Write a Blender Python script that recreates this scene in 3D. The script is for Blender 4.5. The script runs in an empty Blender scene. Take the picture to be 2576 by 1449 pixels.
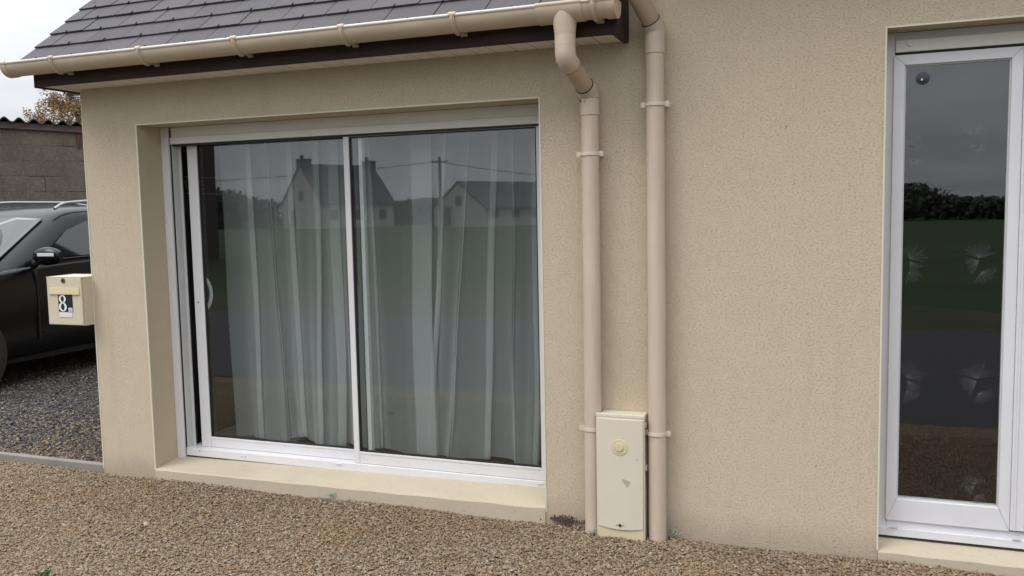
import bpy, bmesh, math, random
import numpy as np
from mathutils import Vector, Matrix
random.seed(7); rng = np.random.default_rng(11)
S = bpy.context.scene; COL = S.collection

# ---------------------------------------------------------------- camera
YAW, PITCH, ROLL = -.3621, -.0881, -.0197
CAM = Vector((3.7285, -3.9111, 1.4910))
cy, sy, cp, sp = math.cos(YAW), math.sin(YAW), math.cos(PITCH), math.sin(PITCH)
fw = Vector((sy*cp, cy*cp, sp)); rt = Vector((cy, -sy, 0)); up = rt.cross(fw)
cr, sr = math.cos(ROLL), math.sin(ROLL)
r2 = cr*rt + sr*up; u2 = -sr*rt + cr*up
cd = bpy.data.cameras.new('camera'); cam = bpy.data.objects.new('camera', cd); COL.objects.link(cam)
cam.matrix_world = Matrix(((r2.x, u2.x, -fw.x, CAM.x), (r2.y, u2.y, -fw.y, CAM.y), (r2.z, u2.z, -fw.z, CAM.z), (0, 0, 0, 1)))
cd.sensor_width = 36; cd.lens = 2190.3/2576*36; cd.clip_start = .05; cd.clip_end = 3000
S.camera = cam

# ---------------------------------------------------------------- light
SUN_EL, SUN_AZ = math.radians(50), math.radians(226)      # azimuth clockwise from +y: front, a little to the left
W = bpy.data.worlds.new('World'); S.world = W; W.use_nodes = True
nt = W.node_tree; nt.nodes.clear()
def N(t, ty, **kw):
    n = t.nodes.new(ty)
    for k, v in kw.items():
        if isinstance(k, str) and hasattr(n, k): setattr(n, k, v)
    return n
out = N(nt, 'ShaderNodeOutputWorld'); mix = N(nt, 'ShaderNodeMixShader')
b1 = N(nt, 'ShaderNodeBackground'); b2 = N(nt, 'ShaderNodeBackground')
sky = N(nt, 'ShaderNodeTexSky'); sky.sky_type = 'NISHITA'; sky.sun_disc = False
sky.sun_elevation = SUN_EL; sky.sun_rotation = SUN_AZ
b1.inputs[1].default_value = .1; nt.links.new(sky.outputs[0], b1.inputs[0])
tc = N(nt, 'ShaderNodeTexCoord'); sep = N(nt, 'ShaderNodeSeparateXYZ'); nt.links.new(tc.outputs['Generated'], sep.inputs[0])
def wm(op, a, b=None, c=None):
    n = nt.nodes.new('ShaderNodeMath'); n.operation = op
    for i, v in enumerate((a, b, c)):
        if v is None: continue
        if isinstance(v, (int, float)): n.inputs[i].default_value = v
        else: nt.links.new(v, n.inputs[i])
    return n.outputs[0]
zc = wm('MAXIMUM', sep.outputs[2], 0.0)
# layered cloud: project the direction on a cloud sheet so streaks flatten towards the horizon
den = wm('ADD', zc, .12)
cx = wm('DIVIDE', sep.outputs[0], den); cyy = wm('DIVIDE', sep.outputs[1], den)
cmb = N(nt, 'ShaderNodeCombineXYZ'); nt.links.new(cx, cmb.inputs[0]); nt.links.new(cyy, cmb.inputs[1])
nz = N(nt, 'ShaderNodeTexNoise'); nz.inputs['Scale'].default_value = .9; nz.inputs['Detail'].default_value = 6; nz.inputs['Roughness'].default_value = .55
nt.links.new(cmb.outputs[0], nz.inputs['Vector'])
base = wm('MULTIPLY_ADD', wm('POWER', zc, 1.6), 2.6, .80)                      # overcast: brighter overhead
cl = wm('MULTIPLY_ADD', nz.outputs[0], .8, .60)
lum = wm('MULTIPLY', base, cl)
colr = N(nt, 'ShaderNodeMix'); colr.data_type = 'RGBA'; colr.blend_type = 'MULTIPLY'; colr.inputs[0].default_value = 1
colr.inputs[6].default_value = (.965, .985, 1.03, 1)
cc = N(nt, 'ShaderNodeCombineColor')
for i in range(3): nt.links.new(lum, cc.inputs[i])
nt.links.new(cc.outputs[0], colr.inputs[7]); nt.links.new(colr.outputs[2], b2.inputs[0]); b2.inputs[1].default_value = 1.0
mix.inputs[0].default_value = .94
nt.links.new(b1.outputs[0], mix.inputs[1]); nt.links.new(b2.outputs[0], mix.inputs[2]); nt.links.new(mix.outputs[0], out.inputs[0])
ld = bpy.data.lights.new('sun', 'SUN'); ld.energy = 1.35; ld.angle = math.radians(28); ld.color = (1, .96, .9)
lo = bpy.data.objects.new('sun', ld); COL.objects.link(lo)
sd = Vector((math.sin(SUN_AZ)*math.cos(SUN_EL), math.cos(SUN_AZ)*math.cos(SUN_EL), math.sin(SUN_EL)))
lo.rotation_euler = (-sd).to_track_quat('-Z', 'Y').to_euler()
S.view_settings.view_transform = 'Standard'; S.view_settings.look = 'None'; S.view_settings.exposure = 0.0; S.view_settings.gamma = 1

# ---------------------------------------------------------------- materials
def lin(r, g, b):
    f = lambda c: (c/255/12.92 if c/255 <= .04045 else ((c/255+.055)/1.055)**2.4)
    return (f(r), f(g), f(b), 1)
class M:
    """small node helper"""
    def __init__(s, name, color=(.5, .5, .5, 1), rough=.6, spec=.5, metal=0):
        s.m = bpy.data.materials.new(name); s.m.use_nodes = True; s.t = s.m.node_tree
        s.b = s.t.nodes['Principled BSDF']; s.o = s.t.nodes['Material Output']
        c = tuple(color) + (1,) if len(color) == 3 else color
        s.b.inputs['Base Color'].default_value = c; s.b.inputs['Roughness'].default_value = rough
        s.b.inputs['Specular IOR Level'].default_value = spec; s.b.inputs['Metallic'].default_value = metal
        s.col = None; s.h = None
    def n(s, ty, **kw):
        n = s.t.nodes.new(ty)
        for k, v in kw.items(): setattr(n, k, v)
        return n
    def l(s, a, b): s.t.links.new(a, b)
    def obj(s, scale=(1, 1, 1), rot=(0, 0, 0)):
        tc = s.n('ShaderNodeTexCoord'); mp = s.n('ShaderNodeMapping'); mp.inputs['Scale'].default_value = scale; mp.inputs['Rotation'].default_value = rot
        s.l(tc.outputs['Object'], mp.inputs[0]); return mp.outputs[0]
    def noise(s, scale, detail=4, rough=.55, vec=None, dist=0):
        n = s.n('ShaderNodeTexNoise'); n.inputs['Scale'].default_value = scale; n.inputs['Detail'].default_value = detail
        n.inputs['Roughness'].default_value = rough; n.inputs['Distortion'].default_value = dist
        s.l(vec or s.obj(), n.inputs['Vector']); return n.outputs[0]
    def vor(s, scale, vec=None, feature='F1', outp=0):
        n = s.n('ShaderNodeTexVoronoi', feature=feature); n.inputs['Scale'].default_value = scale
        s.l(vec or s.obj(), n.inputs['Vector']); return n.outputs[outp]
    def ramp(s, fac, stops, interp='LINEAR'):
        r = s.n('ShaderNodeValToRGB'); r.color_ramp.interpolation = interp
        e = r.color_ramp.elements
        while len(e) > len(stops): e.remove(e[-1])
        while len(e) < len(stops): e.new(.5)
        for i, (p, c) in enumerate(stops):
            e[i].position = p; e[i].color = (c, c, c, 1) if isinstance(c, (int, float)) else (tuple(c)+(1,) if len(c) == 3 else c)
        s.l(fac, r.inputs[0]); return r.outputs[0]
    def math(s, op, a, b=None, c=None):
        n = s.n('ShaderNodeMath', operation=op)
        for i, v in enumerate((a, b, c)):
            if v is None: continue
            if isinstance(v, (int, float)): n.inputs[i].default_value = v
            else: s.l(v, n.inputs[i])
        return n.outputs[0]
    def mixc(s, fac, a, b, mode='MIX'):
        n = s.n('ShaderNodeMix', data_type='RGBA', blend_type=mode)
        for i, v in ((0, fac), (6, a), (7, b)):
            if isinstance(v, (int, float)) : n.inputs[i].default_value = v
            elif isinstance(v, tuple): n.inputs[i].default_value = tuple(v)+(1,) if len(v) == 3 else v
            else: s.l(v, n.inputs[i])
        return n.outputs[2]
    def color(s, c): s.l(c, s.b.inputs['Base Color']); return s
    def rough(s, c): s.l(c, s.b.inputs['Roughness']); return s
    def bump(s, h, strength=.5, dist=.01):
        b = s.n('ShaderNodeBump'); b.inputs['Strength'].default_value = strength; b.inputs['Distance'].default_value = dist
        s.l(h, b.inputs['Height']); s.l(b.outputs[0], s.b.inputs['Normal']); return s

def mat_render(name, c1, c2, strength=.82, dirt=True):
    m = M(name, rough=.95, spec=.15)
    v = m.obj((.75, 1, 1.5))
    big = m.noise(1.3, 5, .6); med = m.noise(14, 3)
    n1 = m.noise(130, 4, .62, v); n2 = m.noise(260, 2, .6, v); n3 = m.noise(55, 3, .5, v)
    lips = m.ramp(n1, [(.36, 0.0), (.46, .75), (.70, 1.)])
    pits = m.ramp(n1, [(.33, 1.0), (.40, 0.0)])
    c = m.mixc(m.ramp(big, [(.3, 0.), (.7, 1.)]), c1, c2)
    c = m.mixc(m.ramp(med, [(.35, 0.), (.7, .28)]), c, tuple(x*.86 for x in c1[:3])+(1,))
    c = m.mixc(m.math('MULTIPLY', pits, .27), c, (c1[0]*.5, c1[1]*.48, c1[2]*.45, 1))
    if dirt:   # splashed dirt along the foot of the wall, and faint run marks
        g = m.n('ShaderNodeTexCoord'); sp_ = m.n('ShaderNodeSeparateXYZ'); m.l(g.outputs['Object'], sp_.inputs[0])
        z = m.math('ADD', sp_.outputs[2], m.math('MULTIPLY', m.noise(7, 4), .16))
        d = m.ramp(z, [(.07, .38), (.20, 0.)])
        c = m.mixc(d, c, (.17, .15, .12, 1))
        c = m.mixc(m.ramp(m.noise(.8, 5, .65), [(.45, 0.), (.65, .28)]), c, (c1[0]*.94, c1[1]*.92, c1[2]*.90, 1))
        c = m.mixc(m.ramp(m.noise(21, 2, .5), [(.74, 0.), (.77, .5)]), c, (.22, .18, .13, 1))
        runs = m.ramp(m.noise(3.2, 4, .6, m.obj((3, 1, .25))), [(.55, 0.), (.8, .22)])
        c = m.mixc(runs, c, (.30, .27, .19, 1))
    m.color(c)
    h = m.math('ADD', m.math('ADD', m.math('MULTIPLY', lips, .7), m.math('MULTIPLY', n2, .5)), m.math('MULTIPLY', n3, .5))
    m.bump(h, strength, .0035)
    return m.m
CREAM = (.580, .490, .366, 1); CREAM2 = (.558, .476, .352, 1)
m_wall = mat_render('roughcast_render', CREAM, CREAM2)
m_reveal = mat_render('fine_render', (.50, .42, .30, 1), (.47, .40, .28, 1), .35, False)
def mat_conc(name, c, v=.12, strength=.3, sc=60):
    m = M(name, rough=.9, spec=.2)
    a = m.noise(3, 5, .6); b = m.noise(sc, 3)
    cc = m.mixc(m.ramp(a, [(.3, 0.), (.75, 1.)]), c, tuple(x*(1-v*2) for x in c[:3])+(1,))
    cc = m.mixc(m.ramp(b, [(.6, 0.), (.75, .5)]), cc, tuple(x*.55 for x in c[:3])+(1,))
    m.color(cc); m.bump(b, strength, .002); return m.m
m_step = mat_conc('painted_step', (.49, .43, .325, 1), .06, .25)
m_kerb = mat_conc('concrete_kerb', (.27, .25, .22, 1), .15, .5)
m_bead = M('corner_bead', (.62, .60, .47), .5).m
def mat_plastic(name, c, rough=.35, v=.05, scl=(1, 1, 1), dirt=None):
    m = M(name, rough=rough, spec=.45)
    a = m.noise(6, 4, .6, m.obj(scl))
    cc = m.mixc(m.ramp(a, [(.35, 0.), (.75, 1.)]), c, tuple(x*(1-v*2) for x in c[:3])+(1,))
    if dirt: cc = m.mixc(m.ramp(m.noise(2.5, 5, .65, m.obj(scl)), [(.5, 0.), (.8, .5)]), cc, dirt)
    m.color(cc); m.rough(m.ramp(m.noise(20, 3), [(.3, rough), (.8, min(1, rough+.2))])); m.bump(m.noise(9, 2), .04, .01); return m.m
m_gutter = mat_plastic('gutter_plastic', (.55, .45, .33, 1), .45, .08, (1, 3, 3), (.36, .29, .20, 1))
m_pipe = mat_plastic('pipe_plastic', (.555, .458, .362, 1), .5, .07, (3, 3, .5), (.43, .35, .27, 1))
m_stain = mat_plastic('stained_plastic', (.47, .36, .245, 1), .5, .12)
m_dark = M('dark_joint', (.02, .018, .016), .8).m
m_white = mat_plastic('white_aluminium', (.685, .68, .69, 1), .3, .03)
m_pvc = mat_plastic('white_pvc', (.67, .67, .695, 1), .3, .03)
m_grey_al = mat_plastic('greyed_white_rail', (.56, .565, .56, 1), .4, .05)
m_shut = mat_plastic('shutter_box_paint', (.78, .77, .72, 1), .45, .03)
m_gasket = M('rubber_gasket', (.012, .012, .014), .5).m
m_mail = mat_plastic('cream_box_paint', (.585, .52, .385, 1), .4, .04)
m_mail_y = mat_plastic('yellow_cream_paint', (.62, .53, .32, 1), .35, .04)
m_cab = mat_plastic('cabinet_plastic', (.62, .56, .45, 1), .5, .03)
m_cab_y = mat_plastic('cabinet_yellowed', (.60, .53, .34, 1), .5, .05)
m_black = M('black_plate', (.018, .02, .024), .35).m
m_numw = M('white_enamel', (.75, .77, .74), .4).m
m_label = M('paper_label', (.66, .66, .70), .5).m
m_metal = M('steel', (.25, .25, .24), .35, metal=.9).m

def mat_wood(name, c, c2, scl=(1, 14, 14)):
    m = M(name, rough=.6, spec=.3); a = m.noise(5, 6, .65, m.obj(scl))
    m.color(m.mixc(m.ramp(a, [(.35, 0.), (.65, 1.)]), c, c2)); m.bump(a, .3, .003); return m.m
m_fascia = mat_wood('stained_wood', (.020, .012, .010, 1), (.046, .024, .017, 1))
def mat_soffit():
    m = M('soffit_pvc', rough=.5); v = m.obj()
    w = m.n('ShaderNodeTexWave', wave_type='BANDS', bands_direction='X', wave_profile='SAW'); w.inputs['Scale'].default_value = 3.14; m.l(v, w.inputs['Vector'])
    g = m.ramp(w.outputs[0], [(.0, 1.), (.05, 0.), (.96, 0.), (1., 1.)])
    m.color(m.mixc(g, (.72, .68, .60, 1), (.20, .18, .15, 1))); return m.m
m_soffit = mat_soffit()
def mat_slate():
    m = M('slate', rough=.7, spec=.2)
    g = m.n('ShaderNodeNewGeometry'); r = g.outputs['Random Per Island']
    a = m.noise(9, 6, .65, m.obj((1, 1, 1)))
    c = m.ramp(r, [(0, (.066, .061, .070)), (.4, (.082, .075, .080)), (.7, (.074, .071, .083)), (1, (.090, .081, .085))])
    c = m.mixc(m.ramp(a, [(.4, 0.), (.8, .35)]), c, (.12, .11, .105, 1))
    c = m.mixc(m.ramp(m.noise(2.2, 5, .7), [(.5, 0.), (.7, .4)]), c, (.055, .052, .058, 1))
    c = m.mixc(m.ramp(m.noise(60, 2), [(.66, 0.), (.72, .3)]), c, (.16, .15, .13, 1))
    m.color(c); m.rough(m.ramp(a, [(.3, .6), (.8, .78)])); m.bump(m.noise(40, 5, .6), .25, .003); return m.m
m_slate = mat_slate()
m_hook = M('slate_hook', (.03, .03, .033), .5, metal=.5).m

def mat_glass(name, f0=.078, tint=(.93, .96, .95, 1)):
    m = M(name); t = m.t; t.nodes.remove(m.b)
    tr = m.n('ShaderNodeBsdfTransparent'); tr.inputs[0].default_value = tint
    gl = m.n('ShaderNodeBsdfGlossy'); gl.inputs['Roughness'].default_value = .012; gl.inputs[0].default_value = (.97, .96, 1, 1); bp = m.n('ShaderNodeBump'); bp.inputs['Strength'].default_value = 1; bp.inputs['Distance'].default_value = .00016; m.l(m.noise(2.2, 2, .4, m.obj((1, 1, .6))), bp.inputs['Height']); m.l(bp.outputs[0], gl.inputs['Normal'])
    g = m.n('ShaderNodeNewGeometry'); d = m.n('ShaderNodeVectorMath', operation='DOT_PRODUCT')
    m.l(g.outputs['Normal'], d.inputs[0]); m.l(g.outputs['Incoming'], d.inputs[1])
    c = m.math('ABSOLUTE', d.outputs['Value']); p = m.math('POWER', m.math('SUBTRACT', 1.0, c), 5.0)
    f = m.math('MULTIPLY_ADD', p, 1-f0, f0)
    mx = m.n('ShaderNodeMixShader'); m.l(f, mx.inputs[0]); m.l(tr.outputs[0], mx.inputs[1]); m.l(gl.outputs[0], mx.inputs[2]); m.l(mx.outputs[0], m.o.inputs[0])
    return m.m
m_glass = mat_glass('window_glass'); 
def mat_sheer():
    m = M('sheer_voile'); m.t.nodes.remove(m.b)
    tr = m.n('ShaderNodeBsdfTransparent'); df = m.n('ShaderNodeBsdfDiffuse'); tl = m.n('ShaderNodeBsdfTranslucent')
    df.inputs[0].default_value = (.86, .87, .88, 1); tl.inputs[0].default_value = (.80, .81, .82, 1)
    ms = m.n('ShaderNodeMixShader'); ms.inputs[0].default_value = .35; m.l(df.outputs[0], ms.inputs[1]); m.l(tl.outputs[0], ms.inputs[2])
    g = m.n('ShaderNodeNewGeometry'); d = m.n('ShaderNodeVectorMath', operation='DOT_PRODUCT')
    m.l(g.outputs['Normal'], d.inputs[0]); m.l(g.outputs['Incoming'], d.inputs[1])
    c = m.math('MAXIMUM', m.math('ABSOLUTE', d.outputs['Value']), .12)
    # a weave that covers 42 % seen square on covers more when seen edge on
    a = m.math('SUBTRACT', 1.0, m.math('POWER', .70, m.math('DIVIDE', 1.0, c)))
    mx = m.n('ShaderNodeMixShader'); m.l(a, mx.inputs[0]); m.l(tr.outputs[0], mx.inputs[1]); m.l(ms.outputs[0], mx.inputs[2]); m.l(mx.outputs[0], m.o.inputs[0])
    return m.m
m_sheer = mat_sheer()

# ---------------------------------------------------------------- mesh helpers
SPLIT = {'corner_bead', 'verge_board', 'shadow_gap', 'door_gap', 'screw_hole', 'drip_cap', 'lead_slip', 'interior_wall', 'interior_floor', 'gable_wall', 'rear_wall', 'soffit', 'printed_line', 'hinge', 'keyhole', 'scratch_mark', 'sealant_line', 'guide_rail', 'shutter_box', 'side_rail', 'bead'}
class MB:
    def __init__(s): s.v = []; s.f = []; s.mi = []
    def add(s, vs, fs, mi=0):
        o = len(s.v); s.v += [tuple(p) for p in vs]; s.f += [tuple(i+o for i in f) for f in fs]; s.mi += [mi]*len(fs); return s
    def box(s, x0, x1, y0, y1, z0, z1, mi=0):
        v = [(x, y, z) for z in (z0, z1) for y in (y0, y1) for x in (x0, x1)]
        return s.add(v, [(0, 2, 3, 1), (4, 5, 7, 6), (0, 1, 5, 4), (2, 6, 7, 3), (0, 4, 6, 2), (1, 3, 7, 5)], mi)
    def hexa(s, v, mi=0):      # 8 points ordered like box
        return s.add(v, [(0, 2, 3, 1), (4, 5, 7, 6), (0, 1, 5, 4), (2, 6, 7, 3), (0, 4, 6, 2), (1, 3, 7, 5)], mi)
    def prism(s, poly, axis, a, b, mi=0):   # polygon (2D) extruded along axis
        n = len(poly)
        def P(p, t):
            return {0: (t, p[0], p[1]), 1: (p[0], t, p[1]), 2: (p[0], p[1], t)}[axis]
        v = [P(p, a) for p in poly] + [P(p, b) for p in poly]
        f = [tuple(range(n))[::-1], tuple(range(n, 2*n))] + [(i, (i+1) % n, n+(i+1) % n, n+i) for i in range(n)]
        return s.add(v, f, mi)
    def tube(s, pts, r, seg=24, cap=True, mi=0):
        pts = [Vector(p) for p in pts]; rs = r if isinstance(r, (list, tuple)) else [r]*len(pts)
        t0 = (pts[1]-pts[0]).normalized(); a = Vector((1, 0, 0)) if abs(t0.x) < .9 else Vector((0, 1, 0))
        u = (a - t0*a.dot(t0)).normalized(); rings = []
        for i, p in enumerate(pts):
            if i == 0: t = t0
            elif i == len(pts)-1: t = (pts[i]-pts[i-1]).normalized()
            else: t = ((pts[i]-pts[i-1]).normalized()+(pts[i+1]-pts[i]).normalized()).normalized()
            u = (u - t*u.dot(t)).normalized(); w = t.cross(u)
            k = 1.0
            rings.append([p+(u*math.cos(q)+w*math.sin(q))*rs[i]*k for q in [2*math.pi*j/seg for j in range(seg)]])
        v = [q for rr in rings for q in rr]; f = []
        for i in range(len(pts)-1):
            for j in range(seg):
                k = (j+1) % seg; f.append((i*seg+j, i*seg+k, (i+1)*seg+k, (i+1)*seg+j))
        if cap: f.append(tuple(range(seg))[::-1]); f.append(tuple((len(pts)-1)*seg+j for j in range(seg)))
        return s.add(v, f, mi)
    def disc(s, c, n, r, th, seg=24, mi=0):
        n = Vector(n).normalized(); c = Vector(c); return s.tube([c, c+n*th], r, seg, True, mi)
    def parts(s):
        par = list(range(len(s.v)))
        def find(i):
            while par[i] != i: par[i] = par[par[i]]; i = par[i]
            return i
        for f in s.f:
            r0 = find(f[0])
            for i in f[1:]: par[find(i)] = r0
        g = {}
        for f, m in zip(s.f, s.mi): g.setdefault(find(f[0]), []).append((f, m))
        res = []
        for fs in g.values():
            b = MB(); mp = {}
            for f, m in fs:
                for i in f:
                    if i not in mp: mp[i] = len(b.v); b.v.append(s.v[i])
                b.f.append(tuple(mp[i] for i in f)); b.mi.append(m)
            res.append(b)
        return res
    def build(s, name, mats, parent=None, smooth=False, bevel=0, seg=2, auto=True):
        if name in SPLIT:
            ps = s.parts()
            if len(ps) > 1:
                for p in ps: o = p._build(name, mats, parent, smooth, bevel, seg)
                return o
        return s._build(name, mats, parent, smooth, bevel, seg)
    def _build(s, name, mats, parent=None, smooth=False, bevel=0, seg=2):
        me = bpy.data.meshes.new(name); me.from_pydata(s.v, [], s.f); me.validate()
        mats = mats if isinstance(mats, (list, tuple)) else [mats]
        for m in mats: me.materials.append(m)
        if len(mats) > 1: me.polygons.foreach_set('material_index', s.mi)
        bm = bmesh.new(); bm.from_mesh(me); bmesh.ops.recalc_face_normals(bm, faces=bm.faces)
        if smooth:
            for f_ in bm.faces: f_.smooth = True
            for e in bm.edges:
                if len(e.link_faces) == 2 and e.calc_face_angle(0) > math.radians(38): e.smooth = False
        bm.to_mesh(me); bm.free(); me.update()
        o = bpy.data.objects.new(name, me); COL.objects.link(o)
        if parent: o.parent = parent
        if bevel:
            b = o.modifiers.new('bevel', 'BEVEL'); b.width = bevel; b.segments = seg; b.limit_method = 'ANGLE'; b.angle_limit = math.radians(40)
        return o
def tag(o, label=None, cat=None, group=None, kind=None):
    for k, v in (('label', label), ('category', cat), ('group', group), ('kind', kind)):
        if v: o[k] = v
    return o
def empty(name, loc=(0, 0, 0), **kw):
    o = bpy.data.objects.new(name, None); COL.objects.link(o); o.location = loc; o.empty_display_size = .1
    return tag(o, **kw)
def arc(c, r, a0, a1, n, plane='yz'):
    return [(c[0]+r*math.cos(a), c[1]+r*math.sin(a)) for a in [a0+(a1-a0)*i/n for i in range(n+1)]]
def bend(p, rad=.05, n=6):
    """round the inner corners of a polyline"""
    p = [Vector(q) for q in p]; o = [p[0]]
    for i in range(1, len(p)-1):
        a = (p[i-1]-p[i]); b = (p[i+1]-p[i]); r = min(rad, a.length*.49, b.length*.49)
        A = p[i]+a.normalized()*r; B = p[i]+b.normalized()*r
        for k in range(n+1):
            t = k/n; o.append(A*(1-t)**2+p[i]*2*t*(1-t)+B*t*t)
    o.append(p[-1]); return o
def island_mesh(name, V, F, mat, parent=None, smooth=False):
    """V: (n,k,3), F: (m,c) faces of one stone/leaf repeated n times"""
    n, k, _ = V.shape; m, c = F.shape
    me = bpy.data.meshes.new(name); me.vertices.add(n*k); me.vertices.foreach_set('co', V.reshape(-1).astype(np.float32))
    idx = (F[None]+np.arange(n)[:, None, None]*k).reshape(-1).astype(np.int32)
    me.loops.add(len(idx)); me.loops.foreach_set('vertex_index', idx)
    me.polygons.add(n*m); me.polygons.foreach_set('loop_start', np.arange(0, n*m*c, c, dtype=np.int32)); me.polygons.foreach_set('loop_total', np.full(n*m, c, np.int32))
    me.polygons.foreach_set('use_smooth', np.full(n*m, smooth)); me.update(calc_edges=True); me.materials.append(mat)
    o = bpy.data.objects.new(name, me); COL.objects.link(o)
    if parent: o.parent = parent
    return o

# ---------------------------------------------------------------- ground
def sheet(name, x0, x1, y0, y1, z, mat, nx=1, ny=1, fn=None):
    b = MB(); v = []; f = []
    for j in range(ny+1):
        for i in range(nx+1):
            x = x0+(x1-x0)*i/nx; y = y0+(y1-y0)*j/ny; v.append((x, y, z+(fn(x, y) if fn else 0)))
    for j in range(ny):
        for i in range(nx):
            a = j*(nx+1)+i; f.append((a, a+1, a+nx+2, a+nx+1))
    b.add(v, f); o = b.build(name, mat, smooth=True); tag(o, kind='structure'); return o
g = M('field_grass', rough=.95, spec=.1)
g.color(g.mixc(g.ramp(g.noise(.35, 6, .6), [(.35, 0.), (.7, 1.)]), (.032, .050, .023, 1), (.046, .066, .029, 1)))
g.bump(g.noise(14, 5), .6, .05); m_field = g.m
sheet('ground', -900, 900, -900, 900, -.05, m_field)
a = M('asphalt', rough=.9, spec=.25)
a.color(a.mixc(a.noise(70, 3), (.035, .035, .038, 1), (.075, .073, .072, 1))); a.bump(a.noise(120, 3), .5, .006); m_asph = a.m
vg = M('worn_verge', rough=.95, spec=.1)
vg.color(vg.mixc(vg.ramp(vg.noise(1.1, 6, .7), [(.4, 0.), (.6, 1.)]), (.075, .062, .048, 1), (.048, .066, .030, 1))); vg.bump(vg.noise(30, 5), .6, .03)
b = MB(); vv = []; ff = []
for i in range(121):
    x = -60+i; vv += [(x, -7.0+.15*math.sin(i*1.3), -.044), (x, -10.5-1.2*math.sin(i*.35)-.5*math.sin(i*1.1), -.044)]
for i in range(120): a_ = 2*i; ff.append((a_, a_+1, a_+3, a_+2))
b.add(vv, ff); o = b.build('verge', vg.m); tag(o, kind='structure')
sheet('road', -60, 60, -7.2, -2.3, -.03, m_asph)
def mat_gravelbed(name, cs, sc):
    m = M(name, rough=.95, spec=.15); v = m.obj()
    vo = m.n('ShaderNodeTexVoronoi'); vo.inputs['Scale'].default_value = sc; m.l(v, vo.inputs['Vector'])
    sepc = m.n('ShaderNodeSeparateColor'); m.l(vo.outputs['Color'], sepc.inputs[0])
    c = m.ramp(sepc.outputs[0], cs); c = m.mixc(m.ramp(vo.outputs['Distance'], [(.25, 0.), (.75, .8)]), c, tuple(x*.25 for x in cs[0][1])+(1,))
    m.color(c); m.bump(m.math('SUBTRACT', 1.0, vo.outputs['Distance']), 1, .008); return m.m
TAN = [(0, (.12, .082, .048)), (.15, (.215, .152, .093)), (.35, (.27, .202, .130)), (.55, (.235, .165, .108)), (.7, (.30, .235, .155)), (.85, (.255, .222, .175)), (1, (.38, .325, .245))]
GREY = [(0, (.035, .035, .037)), (.3, (.062, .062, .066)), (.55, (.088, .087, .090)), (.75, (.115, .107, .100)), (.9, (.17, .145, .115)), (1, (.30, .27, .22))]
def hump(x, y):
    return .010*math.sin(1.7*x+.6)*math.sin(2.3*y)+.006*math.sin(5.1*x+2.*y)
m_bed = mat_gravelbed('tan_gravel_bed', TAN, 90); m_bedg = mat_gravelbed('grey_gravel_bed', GREY, 60)
sheet('gravel_yard', -14, 16, -2.3, .02, -.028, m_bed, 150, 24, hump)
sheet('gravel_driveway', -14, -.40, .085, 14, -.02, m_bedg, 60, 60, lambda x, y: .008*math.sin(2*x+y))
def stones(name, n, area, smin, smax, cols, zf, label):
    k = M(name+'_stone', rough=.9, spec=.2); gg = k.n('ShaderNodeNewGeometry')
    c = k.ramp(gg.outputs['Random Per Island'], cols)
    big = k.noise(1.6, 4, .6)
    c = k.mixc(k.ramp(big, [(.4, 0.), (.7, .45)]), c, k.mixc(1.0, c, (.86, .80, .80, 1), 'MULTIPLY'))
    c = k.mixc(k.ramp(k.noise(.9, 3), [(.5, 0.), (.75, .55)]), c, k.mixc(1.0, c, (1.08, .98, .78, 1), 'MULTIPLY'))
    k.color(c)
    x0, x1, y0, y1 = area
    X = rng.uniform(x0, x1, n); Y = rng.uniform(y0, y1, n)
    if name == 'mixed_gravel': Y = y0+(y1-y0)*rng.random(n)**2.2
    s = rng.uniform(smin, smax, n)*np.exp(rng.normal(0, .22, n))
    base = np.array([(-1, -.1, -.1), (-.35, -.75, .1), (.55, -.7, -.1), (1, .1, .1), (.4, .75, 0), (-.6, .65, .05), (-.1, -.05, .75), (.25, .1, .7)], float)*.5
    F = np.array([(0, 1, 6), (1, 2, 7), (1, 7, 6), (2, 3, 7), (3, 4, 7), (4, 5, 6), (4, 6, 7), (5, 0, 6)])
    V = base[None]*(1+rng.normal(0, .16, (n, 8, 3)))
    V[:, :, 1] *= rng.uniform(.55, .95, n)[:, None]; V[:, :, 2] *= rng.uniform(.5, .95, n)[:, None]
    V *= s[:, None, None]
    tx = rng.normal(0, .30, n); ty = rng.normal(0, .24, n); az = rng.uniform(0, 6.283, n)
    y_, z_ = V[:, :, 1].copy(), V[:, :, 2].copy(); V[:, :, 1] = y_*np.cos(tx)[:, None]-z_*np.sin(tx)[:, None]; V[:, :, 2] = y_*np.sin(tx)[:, None]+z_*np.cos(tx)[:, None]
    x_, z_ = V[:, :, 0].copy(), V[:, :, 2].copy(); V[:, :, 0] = x_*np.cos(ty)[:, None]+z_*np.sin(ty)[:, None]; V[:, :, 2] = -x_*np.sin(ty)[:, None]+z_*np.cos(ty)[:, None]
    x_, y_ = V[:, :, 0].copy(), V[:, :, 1].copy(); V[:, :, 0] = x_*np.cos(az)[:, None]-y_*np.sin(az)[:, None]; V[:, :, 1] = x_*np.sin(az)[:, None]+y_*np.cos(az)[:, None]
    Z = zf(X, Y)+rng.uniform(0, .010, n)
    V[:, :, 0] += X[:, None]; V[:, :, 1] += Y[:, None]; V[:, :, 2] += Z[:, None]
    o = island_mesh(name, V, F, k.m); tag(o, label, 'gravel', kind='stuff'); return o
def hump_np(x, y):
    return .010*np.sin(1.7*x+.6)*np.sin(2.3*y)+.006*np.sin(5.1*x+2.*y)-.012
stones('gravel', 250000, (-3.2, 5.6, -2.0, -.012), .0095, .0165, TAN, lambda x, y: hump_np(x, y)-.017, 'loose tan gravel covering the yard in front of the house wall')
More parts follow.
